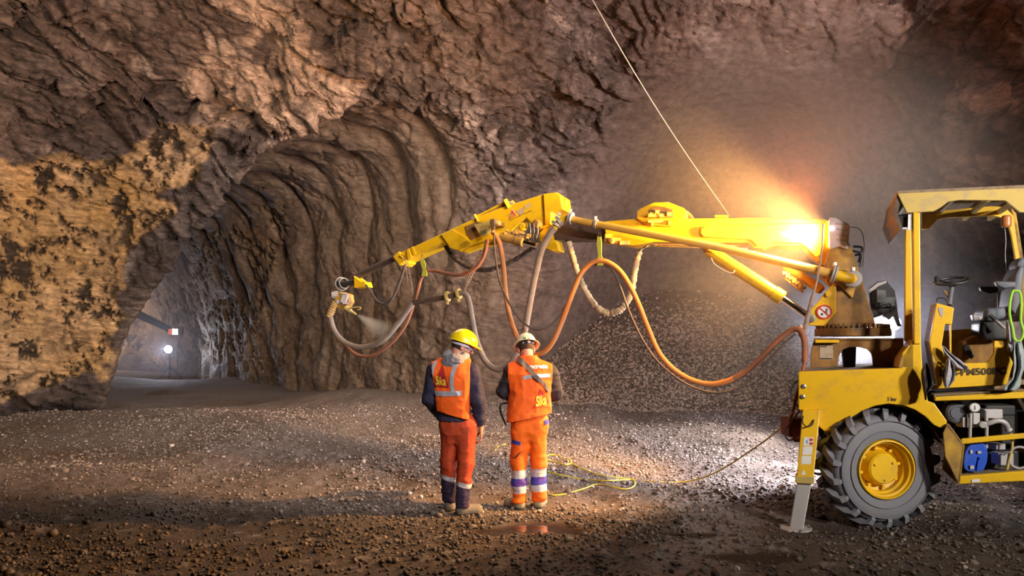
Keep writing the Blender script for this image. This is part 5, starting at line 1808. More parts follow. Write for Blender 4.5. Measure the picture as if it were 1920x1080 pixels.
project(poly_fine([(rx_(981), rz_(633)), (rx_(986.5), rz_(633)), (rx_(986), rz_(636.5)), (rx_(981), rz_(636.5))], 2), th, 'green_sticker', mat_plain('green_print', (.03, .28, .08), .6), h2, .006)
project(poly_fine([(rx_(989), rz_(637)), (rx_(993), rz_(636.5)), (rx_(991), rz_(632))], 2), th, 'red_sticker', m_red, h2, .006)
t2 = bvh_of(vest2)
project(ribbon([(rx_(981), rz_(707)), (rx_(1000), rz_(704)), (rx_(1031), rz_(703))], .036), t2, 'reflective_band', m_refl, vest2)
project(text_fine('concrete', rx_(981), rz_(690.5), .245, .042, bold=.045), t2, 'lettering', m_whitep, vest2, .008)
l2 = project(poly_fine([(rx_(1012), rz_(727)), (rx_(1030), rz_(753)), (rx_(999), rz_(763))]), t2, 'triangle_logo', m_logob, vest2, .008)
project(text_fine('Sika', rx_(1004), rz_(760), .105, .105, bold=.03, rise=.02), t2, 'lettering', m_logoy, vest2, .013)
# pocket, flap and tag on the trousers
tr2 = [c for c in man2.children if c.name.startswith('trousers')][0]
tt = bvh_of(tr2)
project(poly_fine([(rx_(957), rz_(822)), (rx_(976), rz_(826)), (rx_(975), rz_(833)), (rx_(956), rz_(829))], 5), tt, 'pocket_flap', m_bluec, tr2, .012)
project(poly_fine([(rx_(956), rz_(829)), (rx_(975), rz_(833)), (rx_(973), rz_(858)), (rx_(957), rz_(853))], 5), tt, 'pocket', m_org, tr2, .010)
project(ribbon([(rx_(965), rz_(857)), (rx_(976), rz_(845))], .010), tt, 'zip', m_blk, tr2, .016)
project(poly_fine([(rx_(1020), rz_(786)), (rx_(1031), rz_(784)), (rx_(1031), rz_(792)), (rx_(1021), rz_(795))], 4), tt, 'blue_label', m_bluec, tr2, .012)
# remote control hung from its shoulder strap: a thing of its own
rc = empty('remote_control', (.163, 7.15, 1.03), 'black radio remote control with guard bars held in front, hung from a brown shoulder strap', 'remote control')
def rcobj(name, bm, mat, bevel=0, smooth=False):
    o = bmobj(name, bm, mat, None, smooth=smooth, bevel=bevel)
    o.parent = rc; o.matrix_parent_inverse = rc.matrix_world.inverted()
    return o
bm = bmesh.new(); add_box(bm, (.175, 7.19, 1.04), .30, .17, .12); rb = rcobj('casing', bm, m_blk, .01)
bm = bmesh.new()
for s in (-1, 1):
    add_tube(bm, [(.175 + s * .06, 7.19, 1.1), (.175 + s * .06, 7.18, 1.15)], .008, 8)
    add_lathe(bm, [(.014, 0), (.016, .015), (.01, .025)], (.175 + s * .06, 7.18, 1.145), UP, 12)
rcobj('joystick', bm, m_blk)
bm = bmesh.new()
add_tube(bm, spline([(.03, 7.12, 1.09), (-.05, 7.06, 1.06), (-.115, 6.97, 1.05), (-.12, 6.96, .98), (-.075, 6.95, .87), (-.06, 6.98, .85), (.02, 7.12, .98)], 5), .011, 8)
rcobj('guard_bar', bm, m_blk, smooth=True)
sb = ribbon([(rx_(972), rz_(673)), (rx_(985), rz_(684)), (rx_(1003), rz_(704)), (rx_(1016), rz_(716)), (rx_(1028), rz_(732))], (.058, .030))
ts = bvh_of(vest2)
so = project(sb, ts, 'shoulder_strap', m_strap, None, .022)
for v in so.data.vertices: v.co += Vector((.163, 6.8, 0))
so.parent = rc; so.matrix_parent_inverse = rc.matrix_world.inverted()
sl_ = so.modifiers.new('s', 'SOLIDIFY'); sl_.thickness = .008
# ================================================================== hanging hoses, slings, chains, cables, rags
def hose_mat(name, col, dirt, damt=.8, ds=6):
    return mat_plain(name, col, .62, dirt=dirt, damt=damt, dscale=ds, lo=.35, hi=.65, bump=.15, bscale=50)
h_grey = hose_mat('dusty_grey_hose', (.20, .155, .135), (.33, .25, .19))
h_or = hose_mat('orange_hose', (.62, .20, .035), (.42, .20, .09))
h_rust = hose_mat('rusty_orange_hose', (.36, .13, .06), (.22, .10, .06))
h_blk = hose_mat('black_hose', (.035, .028, .028), (.12, .09, .075), .6)
h_thin = hose_mat('thin_grey_hose', (.13, .09, .075), (.06, .04, .035))
h_sleeve = mat_plain('beige_cloth_sleeve', (.56, .43, .28), .85, dirt=(.34, .24, .15), damt=.8, dscale=9, bump=.4, bscale=25)


def hose(px, rpx, d, mat, label, name='hose', cat='hose', parent=None, per=8, n=14, wrinkle=0, dd=None):
    """px points traced on the hose; d depth across the machine (one value or one per point); rpx radius in metres"""
    if parent is not None: lab = None
    ds = d if isinstance(d, (list, tuple)) else [d] * len(px)
    pts = spline([M(x, y, q) for (x, y), q in zip(px, ds)], per)
    if isinstance(rpx, (list, tuple)):
        rr = [np.interp(i / (len(pts) - 1), np.linspace(0, 1, len(rpx)), rpx) for i in range(len(pts))]
    else: rr = [rpx] * len(pts)
    if wrinkle:
        w0 = np.array([[p.x, p.y, p.z] for p in pts])
        rr = [r * (1 + wrinkle * math.sin(i * 1.9 + 2 * math.sin(i * .37)) + wrinkle * .6 * math.sin(i * .83)) for i, r in enumerate(rr)]
    bm = bmesh.new(); add_tube(bm, pts, rr, n)
    o = bmobj(name, bm, mat, parent, smooth=True, angle=60)
    if parent is None: tag(o, label, cat)
    return o


# heavy concrete hose: pipe elbow -> behind the men -> rigid piece -> nozzle
G1 = [(1040, 427), (1030, 440), (1016, 468), (1005, 510), (995, 560), (984, 620), (972, 658), (952, 686), (930, 692), (909, 675), (894, 640), (887, 607), (881, 573), (876, 556), (868, 549), (860, 551)]
hh = hose(G1, [.042, .040, .038, .038, .036, .036], [.5, .5, .5, .5, .5, .5, .5, .52, .56, .6, .64, .67, .7, .72, .72, .72], h_grey, 'thick grey concrete hose looping from the boom elbow down behind both men')
hr = hose([(862, 550), (837, 557), (775, 568)], .036, .74, mat_plain('dark_steel_pipe', (.10, .06, .045), .6, dirt=(.2, .13, .09), damt=.7), '', name='rigid_pipe', parent=hh, per=4, n=18)
for x, y in ((860, 551), (839, 556)):
    bm = bmesh.new(); add_lathe(bm, [(.045, -.02), (.068, -.016), (.072, 0), (.068, .016), (.045, .02)], M(x, y, .73), M(862, 550, .73) - M(775, 568, .73), 24)
    add_box(bm, M(x, y, .73) - UP * .08, .03, .05, .05)
    bmobj('pipe_coupling', bm, m_pale, hh, smooth=True, angle=30)
G2 = [(775, 567), (765, 580), (745, 608), (722, 634), (697, 648), (667, 650), (642, 638), (626, 617), (619, 590)]
hose(G2, [.040, .040, .039, .037, .034], [.74, .74, .75, .76, .78, .8, .82, .84, .84], h_grey, '', name='nozzle_hose', parent=hh)
# orange hose, three swags
O1 = [(923, 433), (931, 444), (938, 462), (944, 500), (948, 550), (955, 590), (964, 618), (974, 640), (990, 662), (1005, 665), (1022, 658), (1038, 638), (1052, 606), (1064, 575), (1075, 545), (1090, 512), (1108, 494), (1124, 489), (1142, 493), (1163, 509), (1182, 538), (1198, 572), (1212, 608), (1232, 655), (1252, 682), (1275, 701), (1304, 715), (1335, 720), (1368, 713), (1398, 697), (1428, 671), (1455, 642), (1480, 622), (1494, 617), (1504, 624), (1509, 645), (1509, 680)]
hose(O1, .030, [.42 + .1 * math.sin(i * .3) for i in range(len(O1))], h_or, 'long orange hose hanging in three deep swags from the yellow boom')
oh = bpy.data.objects[[o.name for o in C.objects if o.get('label', '').startswith('long orange hose')][0]]
oh.data.materials.append(h_rust)
for p in oh.data.polygons:
    if p.index > 226 * 14: p.material_index = 1
hose([(1380, 708.5), (1398, 697), (1428, 671), (1455, 642), (1480, 622), (1494, 617), (1504, 624), (1509, 645), (1509, 690)], .0315, [.42 + .1 * math.sin((28 + i) * .3) for i in range(9)], h_rust, 'muddy brown end of the orange hose hooked at the chassis front') if False else None
# thin dark hoses beside it
T1 = [(926, 436), (927, 462), (934, 515), (947, 553), (966, 587), (984, 607), (1003, 618), (1018, 617), (1034, 609), (1058, 581), (1078, 545), (1096, 510), (1110, 498), (1120, 495), (1138, 500), (1152, 512), (1164, 540), (1176, 575), (1192, 612), (1210, 646), (1234, 679), (1268, 708), (1300, 726), (1338, 736), (1378, 730), (1415, 706), (1447, 670), (1475, 640), (1492, 626)]
hose(T1, .0125, [.36] * len(T1), h_thin, 'thin dark hose slung in swags just below the orange hose')
hose([(1124, 494), (1100, 505), (1080, 538), (1062, 570), (1052, 590)], .010, .52, h_thin, 'short thin brown hose bending away from the yellow sling on the boom')
# ribbed black hose under the front arm
R1 = [(833, 456), (840, 468), (851, 482), (870, 496), (890, 504), (912, 506), (932, 502), (952, 494), (976, 481), (992, 470), (1004, 463)]
hose(R1, .032, .95, h_blk, 'thick black ribbed hose curving beneath the front arm', wrinkle=.10, per=10)
# orange-brown hose on the front arm down to the nozzle
B1 = [(914, 450), (908, 476), (894, 500), (866, 515), (840, 513), (817, 508), (801, 509), (790, 522), (783, 546), (773, 578), (760, 610), (735, 642), (702, 665), (676, 667), (655, 655), (634, 632), (622, 600)]
hose(B1, [.028, .026, .023, .022, .022, .020], [.62, .62, .64, .66, .68, .7, .7, .7, .7, .8, .82, .84, .86, .87, .88, .88, .86], h_rust, 'rust coloured hose running from the front arm down round to the spray nozzle')
K1 = [(760, 488), (757, 505), (747, 535), (735, 560), (722, 570), (708, 565), (696, 548), (686, 534)]
hose(K1, [.020, .020, .016, .014], .85, h_blk, 'short dark hose drooping between lance clamp and lance bracket')
Z1 = [(1066, 453), (1072, 475), (1079, 500), (1090, 530), (1104, 556), (1120, 577), (1140, 587), (1160, 583), (1175, 568), (1185, 542), (1190, 510), (1196, 482), (1200, 472)]
hose(Z1, [.036, .038, .036, .040, .036, .036, .030], .86, h_sleeve, 'wrinkled beige cloth-sleeved hose bundle hanging in a loop under the boom', name='sleeved_hose', wrinkle=.13, per=12)
hose([(1052, 430), (1058, 440), (1064, 455)], .016, .86, h_blk, 'black hose end feeding the beige sleeved bundle')


# slings
def sling(pts, d, wpx, label):
    bm = bmesh.new()
    L = [M(x - w_ / 2, y, d) for x, y, w_ in pts]; R = [M(x + w_ / 2, y, d) for x, y, w_ in pts]
    for k in range(len(pts) - 1):
        bm.faces.new([bm.verts.new(p) for p in (L[k], R[k], R[k + 1], L[k + 1])])
    bmesh.ops.remove_doubles(bm, verts=bm.verts, dist=1e-5)
    o = bmobj('sling_strap', bm, mat_plain('yellow_webbing', (.62, .58, .05), .8, dirt=(.35, .3, .1), damt=.6, dscale=20), None)
    s = o.modifiers.new('s', 'SOLIDIFY'); s.thickness = .012
    tag(o, label, 'strap')
    x0, y0, w0 = pts[0]
    bm = bmesh.new(); add_tube(bm, [M(x0, y0 - 9, d), M(x0 - 4, y0 + 1, d), M(x0 + 4, y0 + 1, d), M(x0, y0 - 9, d)], .004, 6)
    bmobj('shackle', bm, m_chrome, o)
    return o
sling([(1124, 444, 7), (1124, 458, 9), (1125, 478, 6), (1126, 486, 10), (1126, 498, 11)], .33, 8, 'yellow webbing sling holding the orange hose up under the boom')
sling([(791.5, 486, 7), (794, 495, 9), (796, 505, 5), (797, 512, 9), (796, 518, 10)], .66, 7, 'small yellow webbing sling hung under the front arm')


def chain(a, b, d, label, sag=6, strands=2):
    bm = bmesh.new()
    for s in range(strands):
        P_ = spline([M(a[0] + s * 4, a[1], d), M((a[0] + b[0]) / 2 + s * sag - 2, (a[1] + b[1]) / 2 + 2, d), M(b[0] + s * 1.5, b[1], d)], 14)
        for i, (p, q) in enumerate(zip(P_, P_[1:])):
            t = (q - p); L = t.length * .62; t.normalize()
            x, y, _ = frame(t)
            if i % 2: x, y = y, x
            m_ = (p + q) / 2
            loop = [m_ + t * L * math.cos(w_) + x * .012 * math.sin(w_) for w_ in [2 * math.pi * k / 8 for k in range(9)]]
            add_tube(bm, loop, .0036, 5, cap=False)
    o = bmobj('chain', bm, mat_plain('rusty_chain', (.35, .24, .17), .5, .6, dirt=(.4, .2, .1), damt=.6, dscale=30), None, smooth=True)
    return tag(o, label, 'chain')
chain((760, 490), (773, 563), .72, 'thin double steel chain hanging near the lance clamp')
chain((903, 468), (869, 545), .70, 'long double steel chain from the front arm to the pipe coupling', sag=5)


# mud-stiff strap at the turret
bm = bmesh.new()
add_tube(bm, spline([M(1544, 420, .45), M(1541, 470, .45), M(1533, 520, .42), M(1527, 545, .42), M(1518, 580, .42), M(1510, 612, .42), M(1508, 622, .42)], 6), [.010] * 20 + [.022] * 12 + [.016] * 5, 10)
tag(bmobj('rope', bm, mat_plain('muddy_rope', (.33, .25, .20), .9, dirt=(.15, .1, .07), damt=.8, dscale=20, bump=.6), None, smooth=True), 'muddy rope hanging from the boom down to the chassis front', 'rope')
bm = bmesh.new()
add_prism(bm, [M(1495, 618, .38), M(1501, 605, .38), M(1505, 612, .38), M(1504, 634, .38), M(1498, 632, .38)], N3 * .06)
tag(bmobj('hose_tie', bm, h_sleeve, None, bevel=.01), 'dirty cloth tie wrapped round the orange hose where it hooks over', 'tie')
# loose hoses at the chassis front corner
hose([(1509, 676), (1506, 690), (1500, 720), (1492, 745), (1488, 765), (1480, 790)], .016, .10, h_rust, 'rusty brown cable dropping down the front corner of the chassis', name='cable', cat='cable')
hose([(1497, 712), (1487, 724), (1483, 742), (1492, 756), (1498, 770), (1484, 790), (1472, 810), (1478, 825), (1492, 822)], .007, .06, h_blk, 'thin dark cable looped beside the chassis front corner', name='cable', cat='cable')


# yellow cable down to the floor and along it
def gz(px, py, lift=.012):
    k = (px - 960) / F
    Y = CAMZ * F / (py - HZ)
    for _ in range(4):
        z = float(floor_z(np.array([k * Y]), np.array([Y]))[0])
        Y = (CAMZ - z) * F / (py - HZ)
    return Vector((k * Y, Y, z + lift))
m_cab = mat_plain('yellow_cable', (.62, .50, .04), .5, dirt=(.3, .18, .06), damt=.7, dscale=3)
g0 = gz(1285, 905)
a0 = M(1497, 735, .1)
up_ = [(1490, 762), (1470, 795), (1440, 822), (1400, 850), (1360, 876), (1325, 893)]
air = []
for i, (x, y) in enumerate(up_):
    t = (i + 1) / (len(up_) + 1)
    Y = a0.y + (g0.y - a0.y) * t
    air.append(W(x, y, Y))
pts = [a0] + air + [g0] + [gz(*q) for q in ((1235, 906), (1180, 900), (1130, 893), (1100, 884), (1075, 872), (1065, 864), (1045, 855), (1028, 855), (1024, 862), (1040, 868), (1060, 873), (1072, 869), (1066, 862), (1045, 863), (1025, 864))]
bm = bmesh.new(); add_tube(bm, spline(pts, 8), .0085, 8)
tag(bmobj('power_cable', bm, m_cab, None, smooth=True), 'yellow cable running from the chassis down and along the ground to loops by the boots', 'cable')
pts = [gz(*q) for q in ((1026, 886), (1050, 892), (1090, 900), (1140, 903), (1180, 901), (1190, 905), (1188, 914), (1172, 919), (1150, 915), (1120, 910), (1095, 918), (1060, 928), (1035, 930), (1024, 920))]
bm = bmesh.new(); add_tube(bm, spline(pts, 8), .0085, 8)
tag(bmobj('power_cable', bm, m_cab, None, smooth=True), 'bright yellow cable looping back on the ground beside the orange trousers', 'cable')
pts = [gz(*q) for q in ((928, 846), (935, 838), (948, 834), (955, 834))]
bm = bmesh.new(); add_tube(bm, spline(pts, 8), .0085, 8)
tag(bmobj('power_cable', bm, m_cab, None, smooth=True), 'short end of yellow cable on the ground between the two men', 'cable')
# guy wire from the roof
wa, wb = W(1104, -12, 9.0), W(1368, 405, 8.0)
bm = bmesh.new(); add_tube(bm, [wa + (wb - wa) * t + UP * -.10 * math.sin(math.pi * t) for t in [k / 24 for k in range(25)]], [.009 - .006 * k / 24 for k in range(25)], 6)
tag(bmobj('wire', bm, mat_plain('pale_wire', (.55, .45, .40), .5), None, smooth=True), 'thin pale wire hanging from the rock ceiling down to the boom', 'wire')


# ---- rags and straps hung on the cab
def cloth(name, px, d, mat, label, cat, amp=.03, seed=0, nx=10):
    """px: rows of (left x, right x, y) going down"""
    bm = bmesh.new(); rows = []
    P_ = []
    for k in range(len(px) - 1):
        for j in range(5):
            t = j / 5
            P_.append([px[k][i] * (1 - t) + px[k + 1][i] * t for i in range(3)])
    P_.append(list(px[-1]))
    for i, (a, b, y) in enumerate(P_):
        row = []
        for j in range(nx + 1):
            u = j / nx
            dz = amp * math.sin(u * 9 + seed + .25 * math.sin(i * .5)) * min(1, i / 5) + amp * .4 * math.sin(u * 21 + i * .3 + seed)
            row.append(bm.verts.new(M(a + (b - a) * u, y, d + dz)))
        rows.append(row)
    for A, B in zip(rows, rows[1:]):
        for j in range(nx): bm.faces.new((A[j], A[j + 1], B[j + 1], B[j]))
    o = bmobj(name, bm, mat, None, smooth=True, angle=80)
    s = o.modifiers.new('s', 'SOLIDIFY'); s.thickness = .006
    o.modifiers.new('v', 'SUBSURF').render_levels = 1
    return tag(o, label, cat)
m_rag = mat_plain('grey_rag', (.34, .33, .38), .85, dirt=(.15, .14, .17), damt=.8, dscale=12)
cloth('rag', [(1777, 1783, 672), (1772, 1789, 684), (1766, 1792, 700), (1767, 1790, 714), (1771, 1779, 727)], -.06, m_rag, 'crumpled grey rag hanging on the side panel left of the lettering', 'rag', seed=1)
cloth('rag', [(1767, 1770, 648), (1769, 1778, 659), (1777, 1792, 670), (1787, 1806, 680), (1792, 1816, 688), (1800, 1816, 692)], -.02, m_rag, 'grey rag draped over the console edge above the lettering', 'rag', seed=3)
cloth('rag', [(1902, 1914, 640), (1900, 1920, 660), (1901, 1921, 690), (1897, 1914, 712), (1884, 1912, 724), (1882, 1904, 732)], -.10, mat_plain('grey_green_rag', (.28, .33, .34), .8, dirt=(.15, .14, .2), damt=.8, dscale=10), 'long grey-green cloth hanging beneath the seat at the frame edge', 'rag', seed=5, amp=.04)
cloth('rag', [(1886, 1896, 600), (1888, 1898, 625), (1885, 1900, 650), (1890, 1897, 660)], .02, m_rag, 'narrow grey cloth hanging beside the seat cushion', 'rag', seed=7)
bm = bmesh.new()
add_tube(bm, spline([M(x, y, -.05) for x, y in ((1899, 545), (1894, 565), (1893, 590), (1899, 618), (1902, 635), (1910, 640), (1916, 634), (1919, 620), (1914, 600), (1915, 570), (1912, 548), (1899, 545))], 6), .010, 8)
tag(bmobj('lanyard', bm, mat_plain('lime_webbing', (.30, .62, .04), .6), None, smooth=True), 'lime green lanyard loop hanging over the seat back', 'lanyard')
cloth('gloves', [(1733, 1739, 680), (1728, 1745, 695), (1727, 1748, 712), (1730, 1750, 722), (1733, 1738, 738), (1735, 1738, 750)], -.10, mat_plain('black_leather', (.022, .02, .026), .35, dirt=(.12, .07, .05), damt=.5, dscale=20), 'pair of black gloves hanging at the cab post foot', 'gloves', amp=.05, seed=2)

# ---- far end of the side tunnel: second machine's boom and lamp
Yf = 27.0
fb_ = empty('distant_boom', W(240, 576, Yf), 'dark boom of a distant machine with a red and white tip in the far tunnel', 'boom')
bm = bmesh.new()
a, b = W(205, 560, Yf), W(322, 618, Yf)
add_prism(bm, [a, b, b - UP * .16, a - UP * .30], Vector((0, .3, 0)))
add_tube(bm, [a + UP * .1, b + UP * .06], .05, 8)
bmobj('boom_arm', bm, mat_plain('dark_boom_paint', (.07, .06, .06), .6), fb_)
bm = bmesh.new(); add_box(bm, W(323, 622, Yf), .16, .3, .22); bmobj('red_marker', bm, mat_plain('red_glow_paint', (.6, .06, .03), .5, emit=(1, .25, .12), estr=.5), fb_)  # tip is no lamp; a glow is added to its paint
bm = bmesh.new(); add_box(bm, W(328, 622, Yf), .10, .3, .24); bmobj('white_marker', bm, mat_plain('white_glow_paint', (.85, .85, .85), .5, emit=(1, .9, .85), estr=1.5), fb_)  # same added glow on the white end
bm = bmesh.new(); add_tube(bm, [W(329, 630, Yf), W(330, 690, Yf)], .015, 6); bmobj('dangling_wire', bm, m_pale, fb_)
fl2 = empty('work_lamp', W(316, 655, Yf), 'distant round work lamp glaring bluish white in the far tunnel', 'lamp')
lc = W(316, 655, Yf - .4)
bm = bmesh.new(); add_lathe(bm, [(.02, .2), (.14, .16), (.17, 0), (.16, -.02), (.14, 0)], lc, Vector((0, 1, 0)), 24)
bmobj('lamp_housing', bm, m_blk, fl2)
bm = bmesh.new(); add_lathe(bm, [(.15, -.01), (.15, -.03)], lc, Vector((0, 1, 0)), 24)
bmobj('lamp_lens', bm, mat_plain('glaring_glass', (.9, .9, .9), .3, emit=(.75, .85, 1), estr=60), fl2)
bm = bmesh.new(); add_tube(bm, [lc + Vector((0, .1, -.15)), Vector((lc.x, lc.y + .1, .25))], .03, 8)
for k in range(3):
    add_tube(bm, [Vector((lc.x, lc.y + .1, .7)), Vector((lc.x + .5 * math.cos(k * 2.1), lc.y + .1 + .5 * math.sin(k * 2.1), .22))], .02, 6)
bmobj('lamp_stand', bm, m_blk, fl2)
# ================================================================== camera, light, air
cam = bpy.data.cameras.new('camera')
cam.sensor_width = 36
cam.lens = F * 36 / 1920
cam.shift_y = (HZ - 540) / 1920
cam.clip_start = .05
co = bpy.data.objects.new('camera', cam)
C.objects.link(co)
co.location = (0, 0, CAMZ)
co.rotation_euler = (math.pi / 2, 0, 0)
sc = bpy.context.scene
sc.camera = co
sc.view_settings.view_transform = 'Standard'
sc.view_settings.exposure = 0
cy = sc.cycles
cy.max_bounces = 4; cy.diffuse_bounces = 3; cy.glossy_bounces = 3; cy.volume_bounces = 0; cy.transmission_bounces = 2
cy.caustics_reflective = False; cy.caustics_refractive = False
cy.use_adaptive_sampling = True; cy.adaptive_threshold = .05; cy.adaptive_min_samples = 16; cy.volume_step_rate = 3.0; cy.volume_max_steps = 128
w = bpy.data.worlds.new('world'); sc.world = w; w.use_nodes = True
w.node_tree.nodes['Background'].inputs[0].default_value = (.004, .004, .005, 1)


def light(name, typ, loc, energy, col, to=None, **kw):
    l = bpy.data.lights.new(name, typ)
    l.energy = energy; l.color = col
    for k, v in kw.items(): setattr(l, k, v)
    o = bpy.data.objects.new(name, l); C.objects.link(o)
    o.location = loc
    if to is not None:
        o.rotation_euler = (Vector(to) - Vector(loc)).to_track_quat('-Z', 'Y').to_euler()
    return o


WARM = (1, .80, .60); COOL = (.78, .80, 1)
# unseen lights added around the camera to brighten rock, machine and men
light('fill_light', 'SPOT', (-5.5, -3.0, 3.8), 4200, WARM, (-7.5, 13.5, 4.4), spot_size=1.0, spot_blend=.8, shadow_soft_size=.2)
light('fill_light', 'SPOT', (5.5, -4.5, 4.8), 4000, (1, .84, .76), (-1.0, 13, 6.6), spot_size=1.15, spot_blend=.8, shadow_soft_size=.25)
light('fill_light', 'SPOT', (6.0, .6, 3.2), 1600, (1, .94, .82), (3.4, 7.4, 2.0), spot_size=1.15, spot_blend=.6, shadow_soft_size=.25)
light('fill_light', 'SPOT', (1.5, 2.0, 3.8), 400, (1, .92, .84), (-.4, 6.7, 1.2), spot_size=.8, spot_blend=.8, shadow_soft_size=.2)
# unseen lights added to rake the rock, tunnel and ground
light('fill_light', 'SPOT', (7.2, 6.2, 3.8), 3200, (1, .86, .82), (-1.0, 11.5, 7.6), spot_size=1.7, spot_blend=.7, shadow_soft_size=.12)
light('fill_light', 'SPOT', (1.0, 6.0, 6.0), 900, (1, .74, .48), (-7.5, 13.0, 4.0), spot_size=1.3, spot_blend=.8, shadow_soft_size=.12)
light('fill_light', 'SPOT', (4.0, 3.0, 5.6), 3600, (1, .80, .58), (-5.2, 17.5, 3.2), spot_size=.62, spot_blend=.9, shadow_soft_size=.12)
light('fill_light', 'SPOT', (5.6, 11.0, 1.5), 1300, (1, .90, .82), (-3.5, 9.0, -.2), spot_size=1.5, spot_blend=.7, shadow_soft_size=.10)
light('fill_light', 'AREA', (-2.0, 10.5, 6.2), 230, (1, .84, .70), (-2.0, 11.0, 0), size=3)
LAMP = W(1549, 441, 7.0)
# work lamp on the turret, shining along the boom
lp = M(1552, 432, .62)
light('turret_floodlight', 'SPOT', lp - AX3 * .03 - N3 * .12, 3400, (1, .50, .14), lp - AX3 * 4 + UP * -.35, spot_size=2.2, spot_blend=.5, shadow_soft_size=.10)
light('glow_fill', 'SPOT', M(1500, 398, 1.4), 420, (1, .27, .05), M(1500, 398, 1.4) + Vector((-.2, .7, 1)), spot_size=2.7, spot_blend=.5, shadow_soft_size=.2)  # unseen spot added behind the boom to tint haze and wall orange
# lamp behind the machine, lighting the ground and the heap
bh = M(1672, 606, 2.4)
light('rear_work_light', 'SPOT', bh, 1500, (.90, .88, 1), Vector((1.5, 11.5, .3)), spot_size=2.0, spot_blend=.5, shadow_soft_size=.12)
light('rear_work_light', 'SPOT', M(1600, 800, 2.2), 560, (.92, .90, 1), Vector((1.8, 9.0, .0)), spot_size=1.9, spot_blend=.6, shadow_soft_size=.15)
# far tunnel
light('far_lamp', 'SPOT', lc + Vector((0, -.3, 0)), 300, (.72, .80, 1), Vector((-9, 15, 1)), spot_size=2.6, spot_blend=.4, shadow_soft_size=.15)
light('far_fill', 'POINT', Vector((-19.0, 29.5, 2.6)), 420, (1, .80, .66), shadow_soft_size=.5)


def haze(name, lo, hi, dens, col, label, aniso=0, emit=None, radial=None):
    m, nt, out = new_mat(name)
    v = nt.nodes.new('ShaderNodeVolumePrincipled')
    v.inputs['Color'].default_value = (*col, 1)
    v.inputs['Anisotropy'].default_value = aniso
    v.inputs['Density'].default_value = dens
    if radial:
        cen, r0, r1 = radial
        tc = nt.nodes.new('ShaderNodeTexCoord')
        vm = nt.nodes.new('ShaderNodeVectorMath'); vm.operation = 'DISTANCE'
        nt.links.new(tc.outputs['Object'], vm.inputs[0]); vm.inputs[1].default_value = cen
        r_ = nd(nt, 'ShaderNodeMapRange', interpolation_type='SMOOTHSTEP'); nt.links.new(vm.outputs['Value'], r_.inputs[0])
        r_.inputs[1].default_value = r0; r_.inputs[2].default_value = r1; r_.inputs[3].default_value = dens; r_.inputs[4].default_value = 0
        nt.links.new(r_.outputs[0], v.inputs['Density'])
    nt.links.new(v.outputs[0], out.inputs['Volume'])
    bm = bmesh.new(); add_box(bm, (Vector(lo) + Vector(hi)) / 2, *(Vector(hi) - Vector(lo)))
    o = bmobj(name, bm, m, None)
    return tag(o, label, 'haze', kind='stuff')


hc_ = M(1500, 400, 1.6)
haze('dust_haze', hc_ - Vector((2.55, 2.3, 2.55)), hc_ + Vector((2.55, 2.55, 2.55)), .060, (.95, .85, .75), 'dusty air glowing orange above the boom in front of the back wall', radial=(hc_, .1, 2.5))
haze('lamp_haze', bh - Vector((1.5, 1.5, 1.5)), bh + Vector((1.5, 1.5, 1.5)), .16, (.88, .88, 1), 'bluish white glaring dust behind the turret and the cab post', radial=(bh, .05, 1.4))
light('rear_glow', 'POINT', bh, 70, (.84, .86, 1), shadow_soft_size=.08)
haze('tunnel_haze', (-22, 20, .4), (-11, 33, 5), .035, (.8, .85, 1), 'bluish misty air around the lamp in the far tunnel')
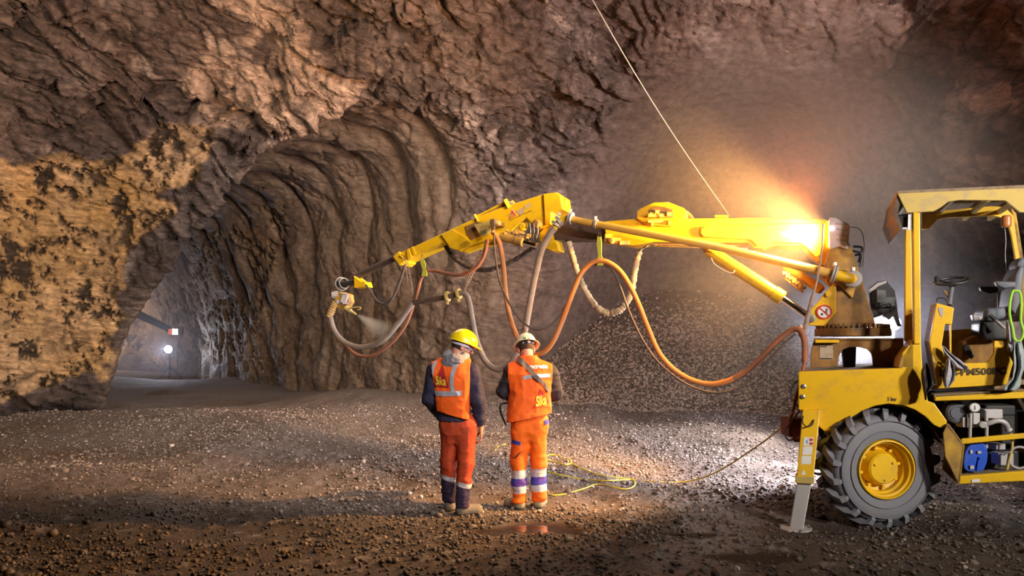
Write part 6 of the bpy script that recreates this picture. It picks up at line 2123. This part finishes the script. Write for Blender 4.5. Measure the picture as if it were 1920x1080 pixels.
# spray from the nozzle: a widening cone of mist
m, nt, out = new_mat('spray_mist')
v = nt.nodes.new('ShaderNodeVolumePrincipled'); v.inputs['Color'].default_value = (.95, .80, .62, 1)
nt.links.new(v.outputs[0], out.inputs['Volume'])
a, b = M(671, 591, .86), M(748, 640, .80)
tcn = nt.nodes.new('ShaderNodeTexCoord')
sp = nt.nodes.new('ShaderNodeSeparateXYZ'); nt.links.new(tcn.outputs['Object'], sp.inputs[0])
mr = nd(nt, 'ShaderNodeMapRange'); nt.links.new(sp.outputs[2], mr.inputs[0])
L = (b - a).length
mr.inputs[1].default_value = 0; mr.inputs[2].default_value = L; mr.inputs[3].default_value = 1; mr.inputs[4].default_value = 0
pw = nd(nt, 'ShaderNodeMath', operation='POWER'); nt.links.new(mr.outputs[0], pw.inputs[0]); pw.inputs[1].default_value = 2.2
# fade towards the rim of the cone
ln_ = nt.nodes.new('ShaderNodeVectorMath'); ln_.operation = 'LENGTH'
cx_ = nt.nodes.new('ShaderNodeCombineXYZ'); nt.links.new(sp.outputs[0], cx_.inputs[0]); nt.links.new(sp.outputs[1], cx_.inputs[1]); nt.links.new(cx_.outputs[0], ln_.inputs[0])
rd = nd(nt, 'ShaderNodeMath', operation='MULTIPLY_ADD'); nt.links.new(sp.outputs[2], rd.inputs[0]); rd.inputs[1].default_value = .30; rd.inputs[2].default_value = .02
dv = nd(nt, 'ShaderNodeMath', operation='DIVIDE'); nt.links.new(ln_.outputs['Value'], dv.inputs[0]); nt.links.new(rd.outputs[0], dv.inputs[1])
fd = nd(nt, 'ShaderNodeMapRange'); nt.links.new(dv.outputs[0], fd.inputs[0]); fd.inputs[1].default_value = .3; fd.inputs[2].default_value = 1; fd.inputs[3].default_value = 1; fd.inputs[4].default_value = 0
ml = nd(nt, 'ShaderNodeMath', operation='MULTIPLY'); nt.links.new(pw.outputs[0], ml.inputs[0]); nt.links.new(fd.outputs[0], ml.inputs[1])
m2 = nd(nt, 'ShaderNodeMath', operation='MULTIPLY'); nt.links.new(ml.outputs[0], m2.inputs[0]); m2.inputs[1].default_value = 9.0
nt.links.new(m2.outputs[0], v.inputs['Density'])
bm = bmesh.new(); add_lathe(bm, [(.02, 0), (.02 + .30 * L, L)], (0, 0, 0), (0, 0, 1), 24)
o = bmobj('spray_mist', bm, m, None)
o.location = a
o.rotation_euler = (b - a).to_track_quat('Z', 'Y').to_euler()
tag(o, 'pale cone of sprayed concrete mist leaving the nozzle', 'spray', kind='stuff')
